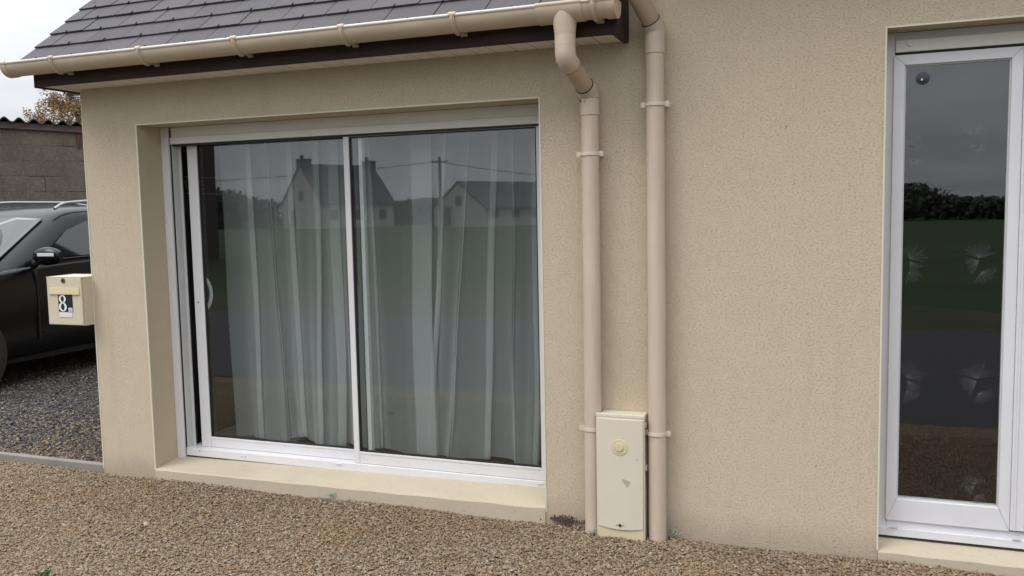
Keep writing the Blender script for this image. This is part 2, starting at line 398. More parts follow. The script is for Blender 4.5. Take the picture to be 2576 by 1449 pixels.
stones('mixed_gravel', 6500, (-5.6, -.41, .075, 1.2), .012, .020, TAN, lambda x, y: .008*np.sin(2*x+y)-.013, 'brown stones mixed into the dark driveway gravel beside the concrete kerb')
stones('dark_gravel', 75000, (-5.6, -.41, .10, 5.4), .014, .026, GREY, lambda x, y: .008*np.sin(2*x+y)-.018, 'dark grey gravel of the driveway under the black car')
b = MB()
xs = np.linspace(-8, -.398, 9)
for i in range(8): b.box(xs[i]+.003, xs[i+1]-.003, .012+.002*(i % 3), .055+.002*(i % 2), -.12, .014+.002*(i % 2))
o = b.build('concrete_kerb', m_kerb, bevel=.006); tag(o, 'thin concrete kerb edging dividing the tan yard gravel from the dark driveway gravel', 'kerb')

# ---------------------------------------------------------------- the house
H = empty('rendered_house', (0, 0, 0), label='single storey house with cream roughcast walls, slate roof, sliding glass door and gutter', cat='house')
XL, XJ, XR = -.395, 2.83, 8.5
O1 = (0, 2.4, 2.0155); O2 = (3.891, 5.00, 2.2)
xs = [XL, 0, 2.4, XJ, 3.891, 5.00, XR]; zs = [-.2, O1[2], O2[2], 2.262, 2.95]; TH = .30
def solid(i, k):
    if i < 0 or i >= len(xs)-1 or k < 0 or k >= len(zs)-1: return False
    if i == 1 and k == 0: return False
    if i == 4 and k <= 1: return False
    if k == 3 and i < 3: return False
    return True
b = MB(); idx = {}
def vid(p):
    if p not in idx: idx[p] = len(b.v); b.v.append(p)
    return idx[p]
def q(ps, mi=0): b.f.append(tuple(vid(p) for p in ps)); b.mi.append(mi)
for i in range(len(xs)-1):
    for k in range(len(zs)-1):
        if not solid(i, k): continue
        x0, x1, z0, z1 = xs[i], xs[i+1], zs[k], zs[k+1]
        q([(x0, 0, z0), (x1, 0, z0), (x1, 0, z1), (x0, 0, z1)]); q([(x0, TH, z0), (x0, TH, z1), (x1, TH, z1), (x1, TH, z0)])
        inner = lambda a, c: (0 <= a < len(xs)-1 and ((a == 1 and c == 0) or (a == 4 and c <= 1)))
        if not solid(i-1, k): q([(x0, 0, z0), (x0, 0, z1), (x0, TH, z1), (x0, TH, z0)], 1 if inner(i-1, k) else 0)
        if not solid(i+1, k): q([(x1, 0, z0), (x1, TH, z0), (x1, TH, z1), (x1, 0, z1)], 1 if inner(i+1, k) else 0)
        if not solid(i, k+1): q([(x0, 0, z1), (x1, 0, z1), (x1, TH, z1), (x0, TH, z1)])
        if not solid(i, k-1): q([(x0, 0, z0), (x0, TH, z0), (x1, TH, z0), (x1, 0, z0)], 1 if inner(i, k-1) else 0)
b.build('front_wall', [m_wall, m_reveal], H)
GD = 6.0; PT = math.tan(math.radians(40.2)); RY0, RZ0 = -.255, 2.372    # eaves point of the slates
ridge_y = 3.1; ridge_z = RZ0+(ridge_y-RY0)*PT
b = MB()
roofz = lambda y: (RZ0+(y-RY0)*PT if y < ridge_y else ridge_z-(y-ridge_y)*PT) - .10
b.prism([(TH, -.2), (GD, -.2), (GD, roofz(GD)), (ridge_y, roofz(ridge_y)), (TH, roofz(TH))], 0, XL, XL+.25)
b.build('side_wall', m_wall, H)
b = MB(); b.box(XL+.25, XJ, GD-.25, GD, -.2, 2.3); b.box(XJ+.25, XR, 7.75, 8.0, -.2, 2.95)
b.build('rear_wall', m_wall, H)
b = MB()   # gable of the taller main house, seen above the lower roof only from the side
MRY, MRZ = -.40, 2.98; mry = 4.0; mrz = MRZ+(mry-MRY)*PT
b.prism([(TH, -.2), (8.0, -.2), (8.0, 2.95), (mry, mrz-.12), (TH, 2.95)], 0, XJ, XJ+.25)
b.prism([(TH, -.2), (8.0, -.2), (8.0, 2.95), (mry, mrz-.12), (TH, 2.95)], 0, XR-.25, XR)
b.build('gable_wall', m_wall, H)
# corner beads round the openings
b = MB()
for x in (O1[0], O1[1]): b.box(x-.006 if x == 0 else x-.002, x+.002 if x == 0 else x+.006, -.003, .003, .03, O1[2]+.006)
b.box(.0025, 2.3975, -.003, .003, O1[2]-.002, O1[2]+.005)
for x in (O2[0], O2[1]): b.box(x-.005 if x < 4 else x-.002, x+.002 if x < 4 else x+.005, -.003, .003, .02, O2[2]+.006)
b.box(O2[0]+.0025, O2[1]-.0025, -.003, .003, O2[2]-.002, O2[2]+.005)
b.box(XL-.003, XL+.004, -.0025, .004, .0, 2.235)
b.build('corner_bead', m_bead, H)

# slate roofs ------------------------------------------------------
def slates(name, x0, x1, ry, rz, yend, slope, width=.252, step=.142, both=False, back=None, par=H):
    Vs = []; hooks = MB(); L = (yend-ry)/math.cos(slope); rows = int(L/step)+1
    d = Vector((0, math.cos(slope), math.sin(slope))); nrm = Vector((0, -math.sin(slope), math.cos(slope)))
    for r in range(rows):
        s0 = r*step-.037; off = (r % 2)*width/2 + .005*((r*7) % 3)
        x = x0 - (width - off) if off > 0 else x0
        x = x0-width+off if r % 2 else x0
        while x < x1-.01:
            a = max(x, x0)+.0024+random.uniform(-.0008, .0008); c = min(x+width, x1)-.0024+random.uniform(-.0008, .0008)
            lift = random.uniform(0, .0025); sk = random.uniform(-.002, .002)
            if c-a > .02:
                lo_ = Vector((0, ry, rz))+d*(s0+random.uniform(-.001, .001))+nrm*(.014+lift); hi = Vector((0, ry, rz))+d*(s0+step*1.9)+nrm*(-.004)
                th = nrm*.0085; P = []
                for base_, dz in ((lo_, 0), (hi, 0)):
                    P += [Vector((a, base_.y, base_.z)), Vector((c, base_.y, base_.z+sk))]
                P2 = [p+th for p in P]; Vs.append([tuple(p) for p in P+P2])
                if c-a > .2:
                    hx = x+width/2
                    for hxx in ((a+c)/2,):
                        p = Vector((hxx, lo_.y, lo_.z))-d*.003+nrm*.003
                        hooks.hexa([tuple(p+Vector((u, 0, 0))+d*v+nrm*w) for w in (0, .0105) for v in (0, .018) for u in (-.0016, .0016)])
            x += width
    V = np.array(Vs); F = np.array([(0, 2, 3, 1), (4, 5, 7, 6), (0, 1, 5, 4), (2, 6, 7, 3), (0, 4, 6, 2), (1, 3, 7, 5)])
    o = island_mesh(name, V, F, m_slate, par)
    return o, hooks
SL = math.radians(40.2)
o, hk = slates('roof', -.517, XJ+.015, RY0, RZ0, ridge_y, SL)
hk.build('slate_hooks', m_hook, o)['kind'] = 'stuff'
b = MB()   # dark underlay and the rear slope
dn = .012
b.prism([(RY0+.03, RZ0+.005), (ridge_y, ridge_z-.03), (ridge_y, ridge_z-.09), (RY0+.03, RZ0-.05)], 0, -.507, XJ)
b.prism([(ridge_y, ridge_z-.03), (GD+.3, ridge_z-.03-(GD+.3-ridge_y)*PT), (GD+.3, ridge_z-.09-(GD+.3-ridge_y)*PT), (ridge_y, ridge_z-.09)], 0, -.507, XJ)
b.build('roof_deck', m_dark, o)
b = MB()   # dark lead slips showing at the verge
for r, (s, l) in enumerate(((.235, .07), (.56, .05), (.87, .06))):
    d = Vector((0, math.cos(SL), math.sin(SL))); nn = Vector((0, -math.sin(SL), math.cos(SL)))
    p = Vector((-.47+.02*r, RY0, RZ0))+d*s+nn*.0165
    b.hexa([tuple(p+Vector((u, 0, 0))+d*v+nn*w) for w in (0, .004) for v in (0, l) for u in (0, .007)])
b.build('lead_slip', m_dark, o)
o2, hk2 = slates('main_roof', XJ-.10, XR+.1, MRY, MRZ, mry, SL)
hk2.build('slate_hooks', m_hook, o2)['kind'] = 'stuff'
b = MB()
mr = lambda y: MRZ+(y-MRY)*PT
b.prism([(MRY+.03, MRZ+.005), (mry, mrz-.03), (mry, mrz-.09), (MRY+.03, MRZ-.05)], 0, XJ-.09, XR+.09)
b.prism([(mry, mrz-.03), (8.3, mrz-.03-(8.3-mry)*PT), (8.3, mrz-.09-(8.3-mry)*PT), (mry, mrz-.09)], 0, XJ-.09, XR+.09)
b.build('roof_deck', m_dark, o2)
# fascia, soffit, side board
FY = -.215
b = MB(); b.box(-.487, 2.805, FY, FY+.022, 2.233, 2.385); f_ = b.build('fascia_board', m_fascia, H, bevel=.002)
b = MB()
def barge(x0, x1, ymax):
    pts = [(FY-.002, 2.229), (.02, 2.229)] if ymax < 1 else [(FY-.002, 2.229), (.35, 2.229), (ridge_y, ridge_z-.22)]
    top = [(ymax, RZ0+(ymax-RY0)*PT-.02), (FY-.002, RZ0+(FY-RY0)*PT-.02)]
    b.prism(pts+top, 0, x0, x1)
barge(-.505, -.4875, ridge_y); barge(2.8055, 2.829, .02)
b.build('verge_board', m_fascia, H, bevel=.0015)
b = MB(); b.box(-.487, 2.805, FY+.0225, -.001, 2.238, 2.250); b.box(-.487, XL-.003, .0, GD, 2.238, 2.250); b.build('soffit', m_soffit, H)
b = MB(); b.box(XJ-.09, XR+.09, -.37, -.348, 2.84, 2.99); b.build('main_fascia_board', m_fascia, H, bevel=.002)
b = MB(); b.box(XJ-.09, XR+.09, -.3475, -.001, 2.85, 2.862); b.build('main_soffit', m_soffit, H)

# gutter ------------------------------------------------------------
def gutter(name, x0, x1, cyg, cz, r, brackets, outlet, par, joint=()):
    b = MB(); t = .0035
    prof = [(cyg+r*math.cos(a), cz+r*math.sin(a)) for a in [math.pi+math.pi*i/20 for i in range(21)]]
    inn = [(cyg+(r-t)*math.cos(a), cz+(r-t)*math.sin(a)) for a in [math.pi+math.pi*i/20 for i in range(21)]]
    b.prism([(cyg-r-.004, cz+.004)]*0+prof+inn[::-1], 0, x0, x1)
    g_ = b.build(name, m_gutter, par, smooth=True)
    b = MB(); nb = 14
    b.tube([(x0, cyg-r+.003, cz+.004), (x1, cyg-r+.003, cz+.004)], .0085, 14); b.tube([(x0, cyg+r-.002, cz+.004), (x1, cyg+r-.002, cz+.004)], .005, 10)
    b.build('bead', M('bead_plastic', (.56, .53, .47), .3).m, g_, smooth=True)
    for x in brackets:
        b = MB(); ro = r+.0065
        po = [(cyg+ro*math.cos(a), cz+ro*math.sin(a)) for a in [math.pi*.97+math.pi*1.03*i/20 for i in range(21)]]
        pi_ = [(cyg+(r+.0003)*math.cos(a), cz+(r+.0003)*math.sin(a)) for a in [math.pi*.97+math.pi*1.03*i/20 for i in range(21)]]
        b.prism(po+pi_[::-1], 0, x-.011, x+.011)
        po2 = [(cyg+(ro+.005)*math.cos(a), cz+(ro+.005)*math.sin(a)) for a in [math.pi+math.pi*.55*i/12 for i in range(13)]]
        pi2 = [(cyg+(ro-.0005)*math.cos(a), cz+(ro-.0005)*math.sin(a)) for a in [math.pi+math.pi*.55*i/12 for i in range(13)]]
        b.prism(po2+pi2[::-1], 0, x-.0045, x+.0045)
        b.tube([(x-.016, cyg-r+.003, cz+.006), (x+.016, cyg-r+.003, cz+.006)], .0125, 14)
        b.box(x-.010, x+.010, cyg+r*.35, FY if par is H and cz < 2.5 else -.372, cz-r*.97, cz-r*.97+.008)
        b.box(x-.016, x+.016, (FY if cz < 2.5 else -.37)-.006, (FY if cz < 2.5 else -.37), cz-r-.005, cz-r*.2)
        b.build('bracket', m_gutter, g_, smooth=True)
    for x, s in ((x0, -1), (x1, 1)):
        b = MB(); pr = [(cyg+(r+.005)*math.cos(a), cz+(r+.005)*math.sin(a)) for a in [math.pi+math.pi*i/20 for i in range(21)]]
        pr = [(cyg+r+.003, cz+.011)]+pr[::-1]+[(cyg-r-.003, cz+.011)]
        b.prism(pr, 0, min(x, x+s*.006), max(x, x+s*.006)); 
        po = [(cyg+(r+.0045)*math.cos(a), cz+(r+.0045)*math.sin(a)) for a in [math.pi+math.pi*i/20 for i in range(21)]]
        pi_ = [(cyg+(r+.0003)*math.cos(a), cz+(r+.0003)*math.sin(a)) for a in [math.pi+math.pi*i/20 for i in range(21)]]
        b.prism(po+pi_[::-1], 0, min(x, x-s*.035), max(x, x-s*.035)); b.tube([(x, cyg-r+.003, cz+.004), (x-s*.035, cyg-r+.003, cz+.004)], .0115, 12)
        b.build('end_cap', m_gutter, g_, smooth=True)
    # outlet section sleeve
    if outlet is not None:
        b = MB()
        po = [(cyg+(r+.004)*math.cos(a), cz+(r+.004)*math.sin(a)) for a in [math.pi+math.pi*i/24 for i in range(25)]]
        pi_ = [(cyg+(r+.0002)*math.cos(a), cz+(r+.0002)*math.sin(a)) for a in [math.pi+math.pi*i/24 for i in range(25)]]
        b.prism(po+pi_[::-1], 0, outlet-.115, outlet+.085); b.tube([(outlet-.115, cyg-r+.003, cz+.005), (outlet+.085, cyg-r+.003, cz+.005)], .0105, 12)
        # funnel that grows out of the round of the gutter
        n = 28; rings = []
        zz = [cz-.022, cz-r*.75, cz-r-.02, cz-r-.055, cz-r-.066]; rr = [.0505, .0515, .0485, .0445, .0435]
        b.tube([(outlet, cyg-.010, z_) for z_ in zz], rr, n)
        b.build('outlet', m_gutter, g_, smooth=True)
    return g_
GY, GZ, GR = -.285, 2.347, .0615
G1 = gutter('gutter', -.592, 2.842, GY, GZ, GR, (-.225, .368, .958, 1.560, 2.122, 2.757), 2.622, H)
G2 = gutter('main_gutter', 2.62, XR+.12, -.44, 2.97, .06, (3.3, 3.9, 4.5, 5.1, 5.7), 2.80, H)

# downpipes -----------------------------------------------------------
m_clip = mat_plastic('clip_plastic', (.62, .54, .45, 1), .45, .03)
def clip(par, x, z, yc=-.055, r=.04, rot=0, short=False):
    b = MB(); rr = r+.0045
    pts = [(x+rr*math.cos(a), yc+rr*math.sin(a)) for a in [math.pi+math.pi*i/20 for i in range(21)]]
    inn = [(x+(r+.0006)*math.cos(a), yc+(r+.0006)*math.sin(a)) for a in [math.pi+math.pi*i/20 for i in range(21)]]
    b.prism(pts+inn[::-1], 2, z-.0075, z+.0075)
    for s in (-1, 1):
        xa, xb = sorted((x+s*(r+.001), x+s*(r+.0225)))
        b.box(xa, xb, yc-.004, yc+.005, z-.0115, z+.0115)
        xa, xb = sorted((x+s*(r+.001), x+s*(r+.006)))
        b.box(xa, xb, yc+.005, -.0005, z-.007, z+.007)
    b.disc((x+r+.014, yc-.0035, z), (0, -1, 0), .003, .003, 10)
    b.build('pipe_clip', m_clip, par)
PR = .04
def joint(par, p, d, r, name='joint_ring', L=.004, mat=None):
    b = MB(); p = Vector(p); d = Vector(d).normalized(); b.tube([p, p+d*L], r, 32); b.build(name, mat or m_dark, par, smooth=True)
# left pipe
X1 = 2.660; YC = -.055
b = MB(); b.tube([(X1, YC, 2.0), (X1, YC, 1.0), (X1-.004, YC, -.03)], PR, 36)
D1 = b.build('downpipe', m_pipe, H, smooth=True)
top = Vector((2.622, GY-.010, GZ-GR-.050))
e0 = Vector((2.622, GY-.010, 2.135)); e1 = Vector((X1, YC, 2.012))
dd = (e1-e0).normalized()
b = MB(); b.tube([top, (top.x, top.y, 2.215)], PR+.0005, 36); b.tube([(top.x, top.y, 2.228), (top.x, top.y, 2.185)], [.0445, .0445], 36)
b.tube(bend([(top.x, top.y, 2.186), e0, e0+dd*.055], .045, 8), .0440, 36); b.build('elbow', m_pipe, D1, smooth=True)
b = MB(); b.tube([e0+dd*.03, e1-dd*.04], PR, 36); b.build('offset_pipe', m_stain, D1, smooth=True)
b = MB(); b.tube(bend([e1-dd*.062, e1, (X1, YC, 1.992-.03)], .05, 8), .0440, 36); b.tube([(X1, YC, 1.992), (X1, YC, 1.915)], .0436, 36)
b.tube([(X1, YC, 1.9155), (X1, YC, 1.912)], [.0436, .0405], 36); b.build('elbow', m_pipe, D1, smooth=True)
joint(D1, e0+dd*.0548, dd, .0442, L=.002); joint(D1, e1-dd*.0650, dd, .0435, L=.0035)
b = MB(); b.tube([(X1, YC, 1.9905), (X1, YC, 1.9888)], .0445, 36); b.build('joint_ring', m_dark, D1, smooth=True)
b = MB(); b.box(X1-.036, X1-.033, YC-.036, YC-.028, 1.972, 1.982); b.disc((X1-.012, YC-.044, 1.972), (0, -1, 0), .0025, .002, 8); b.build('scratch_mark', m_dark, D1)
clip(D1, X1-.001, 1.742); clip(D1, X1-.003, .476)
# right pipe
X2 = 2.958
b = MB(); b.tube([(X2-.002, YC, 2.25), (X2+.002, YC, 1.1), (X2, YC, -.05)], PR, 36)
D2 = b.build('downpipe', m_pipe, H, smooth=True)
f0 = Vector((2.800, -.44, 2.90)); f1 = Vector((2.795, -.415, 2.66)); f2 = Vector((X2, YC, 2.268)); d2 = (f2-f1).normalized()
b = MB(); b.tube(bend([f0, f1, f1+d2*.07], .05), .0455, 36); b.build('elbow', m_pipe, D2, smooth=True)
b = MB(); b.tube([f1+d2*.03, f2-d2*.03], PR, 36); b.build('offset_pipe', m_stain, D2, smooth=True)
b = MB(); b.tube(bend([f2-d2*.045, f2, (X2-.002, YC, 2.222)], .05, 8), .0440, 36); b.tube([(X2-.002, YC, 2.232), (X2-.002, YC, 2.165)], .0436, 36)
b.tube([(X2-.002, YC, 2.165), (X2-.002, YC, 2.161)], [.0436, .0405], 36); b.build('elbow', m_pipe, D2, smooth=True)
joint(D2, f2-d2*.048, d2, .0435, L=.0035)
clip(D2, X2, 1.945); clip(D2, X2, .475)

# ---------------------------------------------------------------- sliding door
DY = .2
b = MB()
# step: cast by hand, a little out of level
n = 24; V = []; 
for i in range(n+1):
    x = .001+2.398*i/n; w = .004*math.sin(i*1.9)+.002*math.sin(i*4.3)
    V += [(x, -.008+w*.5, -.15), (x, -.008+w*.5, .026+.0085*x+w*.4), (x, .000+w*.5, .034+.0085*x+w*.3), (x, DY+.02, .057+.0125*x), (x, DY+.02, -.15)]
F = []
for i in range(n):
    for k in range(5): a0 = i*5+k; a1 = i*5+(k+1) % 5; F.append((a0, a1, a1+5, a0+5))
F += [(0, 1, 2, 3, 4), tuple(n*5+k for k in (4, 3, 2, 1, 0))]
b.add(V, F); b.build('doorstep', m_step, H, smooth=True)
b = MB()   # fixed frame: threshold, right jamb, head, left guide rails
b.box(.0565, 2.3995, DY, DY+.13, .0885, .112); b.box(.0565, 2.3995, DY-.004, DY+.014, .066, .1105)
b.box(2.335, 2.3995, DY+.0, DY+.13, .1125, 2.014); b.box(.06, 2.335, DY+.055, DY+.13, 1.93, 2.014)
SD = b.build('sliding_door', m_white, H, bevel=.0015)
b = MB()
b.box(.0005, .052, DY-.018, DY+.0, .052, 2.014); b.box(.0005, .030, DY, DY+.05, .052, 2.014)
b.build('guide_rail', m_white, SD, bevel=.002)
b = MB(); b.box(.0525, .0575, DY-.004, DY+.1, .07, 2.0); b.build('gasket', m_gasket, SD)
b = MB(); b.box(.058, .0615, DY+.003, DY+.052, .1125, 1.93); b.box(.0, .079, DY+.052, DY+.060, .1125, 1.93); b.box(.052, .057, DY+.046, DY+.052, .1125, 1.93)
b.build('side_rail', m_grey_al, SD, bevel=.0015)
b = MB()  # rolled shutter box face: recessed upper part and end slat
b.box(.058, 2.3345, DY+.002, DY+.05, 1.957, 2.0145); b.box(.058, 2.3345, DY-.008, DY+.034, 1.918, 1.9565)
b.build('shutter_box', m_shut, SD, bevel=.002)
b = MB(); b.box(.0585, 2.334, DY+.004, DY+.045, 1.906, 1.9175); b.build('gasket', m_gasket, SD)
def leaf(x0, x1, y, sl, sr_, zb, zt, rail, name, par):
    """a sliding leaf: stiles, bottom rail with a groove, gasket, pane"""
    t = .030; b = MB()
    b.box(x0, x0+sl, y, y+t, zb, zt); b.box(x1-sr_, x1, y, y+t, zb, zt)
    b.box(x0+sl, x1-sr_, y+.003, y+t-.003, zb, zb+rail-.012); b.box(x0+sl, x1-sr_, y+.0005, y+t-.001, zb+rail-.012, zb+rail)
    b.box(x0+sl, x1-sr_, y+.003, y+t-.003, zt-.02, zt)
    L = b.build(name, m_white, par, bevel=.0018)
    xa, xb, za, zb2 = x0+sl, x1-sr_, zb+rail, zt-.02; g = .007
    b = MB(); 
    for (p0, p1, q0, q1) in ((xa, xa+g, za, zb2), (xb-g, xb, za, zb2), (xa+g, xb-g, za, za+g), (xa+g, xb-g, zb2-g, zb2)): b.box(p0, p1, y+.006, y+t-.006, q0, q1)
    b.build('gasket', m_gasket, par)
    b = MB(); b.box(xa+g, xb-g, y+.012, y+.018, za+g, zb2-g); b.build('glass_pane', m_glass, par)
    return L
# outer leaf (right) and inner leaf (left, slid a little open)
leaf(1.212, 2.333, DY+.006, .033, .022, .1135, 1.925, .066, 'door_leaf', SD)
YI = DY+.048
leaf(.129, 1.302, YI, .069, .024, .1135, 1.935, .062, 'door_leaf', SD)
b = MB()  # lock plate with keyhole on the left stile
pl = [(.1625+.009*math.cos(a), (1.075 if math.sin(a) > 0 else .945)+.009*math.sin(a)) for a in [2*math.pi*i/24 for i in range(24)]]
b.prism(pl, 1, YI-.004, YI); b.build('lock_plate', m_white, SD, smooth=True, bevel=.001)
b = MB(); b.disc((.160, YI-.0055, .987), (0, 1, 0), .005, .003, 16); b.disc((.1625, YI-.0052, 1.083), (0, 1, 0), .0022, .002, 10); b.build('keyhole', m_gasket, SD)
b = MB(); hp = [(.140+.060*math.sin(a), YI+.034+.03*math.sin(a), 1.035+.108*math.cos(a)) for a in [math.pi*i/16 for i in range(17)]]
b.tube(hp, .0105, 12); b.build('bow_handle', m_white, SD, smooth=True)
b = MB()
for x in (.46, .485): b.disc((x, DY-.0045, .088), (0, -1, 0), .003, .001, 10)
b.disc((.155, DY-.0045, .097), (0, -1, 0), .0035, .001, 10); b.disc((.094, DY+.0455, .80), (0, -1, 0), .004, .001, 10); b.build('screw_hole', m_gasket, SD)
b = MB()
for x in (1.122, 2.31): b.box(x-.022, x+.012, DY-.010, DY-.004, .100, .1045)
b.build('drip_cap', m_white, SD, bevel=.001)
b = MB(); 
for x0, x1 in ((.06, .35), (.37, 1.6), (1.62, 2.39)): b.box(x0, x1, DY-.002, DY+.012, .0575+.0125*(x0+x1)/2-.001, .0665)
b.build('sealant_line', m_dark, SD)

# ---------------------------------------------------------------- right french door
RY = .12
b = MB(); n = 12; V = []; X0, X1_ = O2[0]+.001, O2[1]-.001
for i in range(n+1):
    x = X0+(X1_-X0)*i/n; w = .003*math.sin(i*2.1)
    V += [(x, -.004+w, -.15), (x, -.004+w, .012+w*.4), (x, .006+w, .020+w*.3), (x, RY+.02, .047), (x, RY+.02, -.15)]
F = []
for i in range(n):
    for k in range(5): a0 = i*5+k; a1 = i*5+(k+1) % 5; F.append((a0, a1, a1+5, a0+5))
F += [(0, 1, 2, 3, 4), tuple(n*5+k for k in (4, 3, 2, 1, 0))]
b.add(V, F); b.build('doorstep', m_step, H, smooth=True)
b = MB(); xa, xb = O2[0]+.0005, O2[1]-.0005
b.box(xa, xa+.038, RY, RY+.07, .055, 2.199); b.box(xb-.038, xb, RY, RY+.07, .055, 2.199)
b.box(xa+.038, xb-.038, RY+.012, RY+.07, 2.108, 2.199); b.box(xa+.038, xb-.038, RY-.001, RY+.07, .052, .118); b.box(xa, xb, RY-.020, RY-.002, .053, .088)
FD = b.build('french_door', m_pvc, H, bevel=.002)
b = MB(); b.box(xa+.039, xb-.039, RY-.006, RY+.010, 2.116, 2.166); b.build('shutter_slat', m_shut, FD, bevel=.003)
b = MB(); b.box(xa+.039, xb-.039, RY+.000, RY+.011, 2.1065, 2.1155); b.box(xa+.005, xb-.005, RY-.018, RY-.004, .045, .0528); b.build('shadow_gap', m_dark, FD)
b = MB(); b.disc((xa+.095, RY-.006, 2.148), (0, -1, 0), .011, .010, 18); b.build('shutter_stop', m_shut, FD, smooth=True)
def pleaf(x0, x1):
    b = MB(); y = RY-.012; t = .06; st = .042; rb = .096; z0, z1 = .120, 2.104
    def mitre(o0, o1, yb):   # frame with mitred corners, inner bevelled lip
        pass
    b.prism([(x0, z0), (x0+st, z0+rb), (x0+st, z1-st), (x0, z1)], 1, y, y+t); b.prism([(x1, z0), (x1, z1), (x1-st, z1-st), (x1-st, z0+rb)], 1, y, y+t)
    b.prism([(x0+.0006, z0), (x1-.0006, z0), (x1-st-.0006, z0+rb), (x0+st+.0006, z0+rb)], 1, y+.0006, y+t); b.prism([(x0+.0006, z1), (x0+st+.0006, z1-st), (x1-st-.0006, z1-st), (x1-.0006, z1)], 1, y+.0006, y+t)
    b.build('door_leaf', m_pvc, FD, bevel=.002)
    g = .006; xa_, xb_, za, zb = x0+st, x1-st, z0+rb, z1-st; b = MB()
    for (p0, p1, q0, q1) in ((xa_, xa_+g, za, zb), (xb_-g, xb_, za, zb), (xa_+g, xb_-g, za, za+g), (xa_+g, xb_-g, zb-g, zb)): b.box(p0, p1, y+.012, y+.03, q0, q1)
    b.build('gasket', m_grey_al, FD)
    b = MB(); b.box(xa_+g, xb_-g, y+.018, y+.024, za+g, zb-g); b.build('glass_pane', m_glass, FD)
    return xa_, xb_, y+.018
pleaf(3.925, 4.400)
pleaf(4.452, 4.963)
b = MB(); b.box(4.4008, 4.4512, RY-.020, RY+.045, .128, 2.104); b.box(4.412, 4.420, RY-.024, RY-.020, .128, 2.104); b.build('meeting_stile', m_pvc, FD, bevel=.003)
b = MB()
for x in (3.957, 4.425): b.box(x-.016, x+.016, RY-.026, RY-.020, .0905, .0955)
b.build('drip_cap', m_grey_al, FD, bevel=.001)

# ---------------------------------------------------------------- interior rooms (dark, behind the glass)
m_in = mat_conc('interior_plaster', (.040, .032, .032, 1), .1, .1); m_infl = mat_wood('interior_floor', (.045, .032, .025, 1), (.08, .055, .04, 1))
b = MB()
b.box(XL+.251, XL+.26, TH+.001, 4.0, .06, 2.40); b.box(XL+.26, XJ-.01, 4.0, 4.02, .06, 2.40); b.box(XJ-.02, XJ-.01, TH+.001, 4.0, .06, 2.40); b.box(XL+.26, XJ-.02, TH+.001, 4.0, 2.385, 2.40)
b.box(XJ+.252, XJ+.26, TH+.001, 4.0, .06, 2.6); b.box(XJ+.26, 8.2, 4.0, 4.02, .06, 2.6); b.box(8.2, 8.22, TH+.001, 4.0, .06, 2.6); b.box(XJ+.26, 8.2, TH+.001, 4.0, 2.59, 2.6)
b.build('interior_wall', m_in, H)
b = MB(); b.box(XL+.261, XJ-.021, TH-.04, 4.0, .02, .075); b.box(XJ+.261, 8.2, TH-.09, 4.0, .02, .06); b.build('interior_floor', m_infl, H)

# sheer curtains ------------------------------------------------------
def curtain(name, folds, e0, e1, y, z0, z1, label, seed):
    """folds: (top x, bottom x, width) where the voile doubles back on itself"""
    rs = random.Random(seed); rows = 26; nodes = []
    # build a path of (xt, xb, yoff)
    pts = [(e0[0], e0[1], 0)]
    for (xt, xb, w) in folds:
        dpt = .018+rs.uniform(0, .012); w2 = w
        prev = pts[-1]; L = xt-prev[0]
        nmid = max(2, int(L/.03))
        for k in range(1, nmid):
            t = k/nmid; pts.append((prev[0]+(xt-prev[0])*t, prev[1]+(xb-prev[1])*t, .010*math.sin(t*math.pi*max(1, round(L/.16)))*(1 if rs.random() > .5 else .8)))
        pts += [(xt, xb, -.006), (xt+w2*.55, xb+w2*.55, -.012), (xt+w2, xb+w2, -dpt*.4), (xt+w2*1.02, xb+w2*1.03, 0), (xt+w2*.6, xb+w2*.6, dpt*.5), (xt+w2*.1, xb+w2*.1, dpt*.6), (xt+w2*.02, xb+w2*.02, dpt*.9), (xt+w2*.3, xb+w2*.3, dpt), (xt+w2*.8, xb+w2*.8, dpt*.9)]
        pts.append((xt+w2*1.15, xb+w2*1.15, dpt*.5))
    prev = pts[-1]; nmid = max(2, int((e1[0]-prev[0])/.03))
    for k in range(1, nmid+1):
        t = k/nmid; pts.append((prev[0]+(e1[0]-prev[0])*t, prev[1]+(e1[1]-prev[1])*t, .015*math.sin(t*math.pi*3)+prev[2]*(1-t)))
    V = []; F = []; n = len(pts)
    for j in range(rows+1):
        t = j/rows; z = z0+(z1-z0)*t
        for i, (xt, xb, yo) in enumerate(pts):
            s = t
            x = xb+(xt-xb)*s + (.010*math.sin(2.3*z+i*.17+seed)+.005*math.sin(5.1*z+i*.29))*(1-t)**.7
            hem = (.010*math.sin(i*.23)+.006*math.sin(i*.61)+(.035*math.exp(-((xb-.68)/.10)**2) if seed == 3 else 0)) if j == 0 else 0
            V.append((x, y+yo*(1.15-.5*t)+.010*math.sin(1.7*z+i*.22)*(1-.6*t), z+hem))
    for j in range(rows):
        for i in range(n-1): a_ = j*n+i; F.append((a_, a_+1, a_+n+1, a_+n))
    b = MB(); b.add(V, F); me_o = b.build(name, m_sheer, None, smooth=False)
    for p in me_o.data.polygons: p.use_smooth = True
    sub = me_o.modifiers.new('sub', 'SUBSURF'); sub.levels = 1; sub.render_levels = 1
    tag(me_o, label, 'curtain'); return me_o
ca = curtain('sheer_curtain', [(.372, .385, .055), (.505, .60, .016), (.66, .69, .05), (.845, .815, .055), (.95, .93, .085)], (.19, .222), (1.115, 1.06), .45, .125, 2.25,
        'white sheer voile curtain gathered behind the open left leaf of the sliding door', 3)
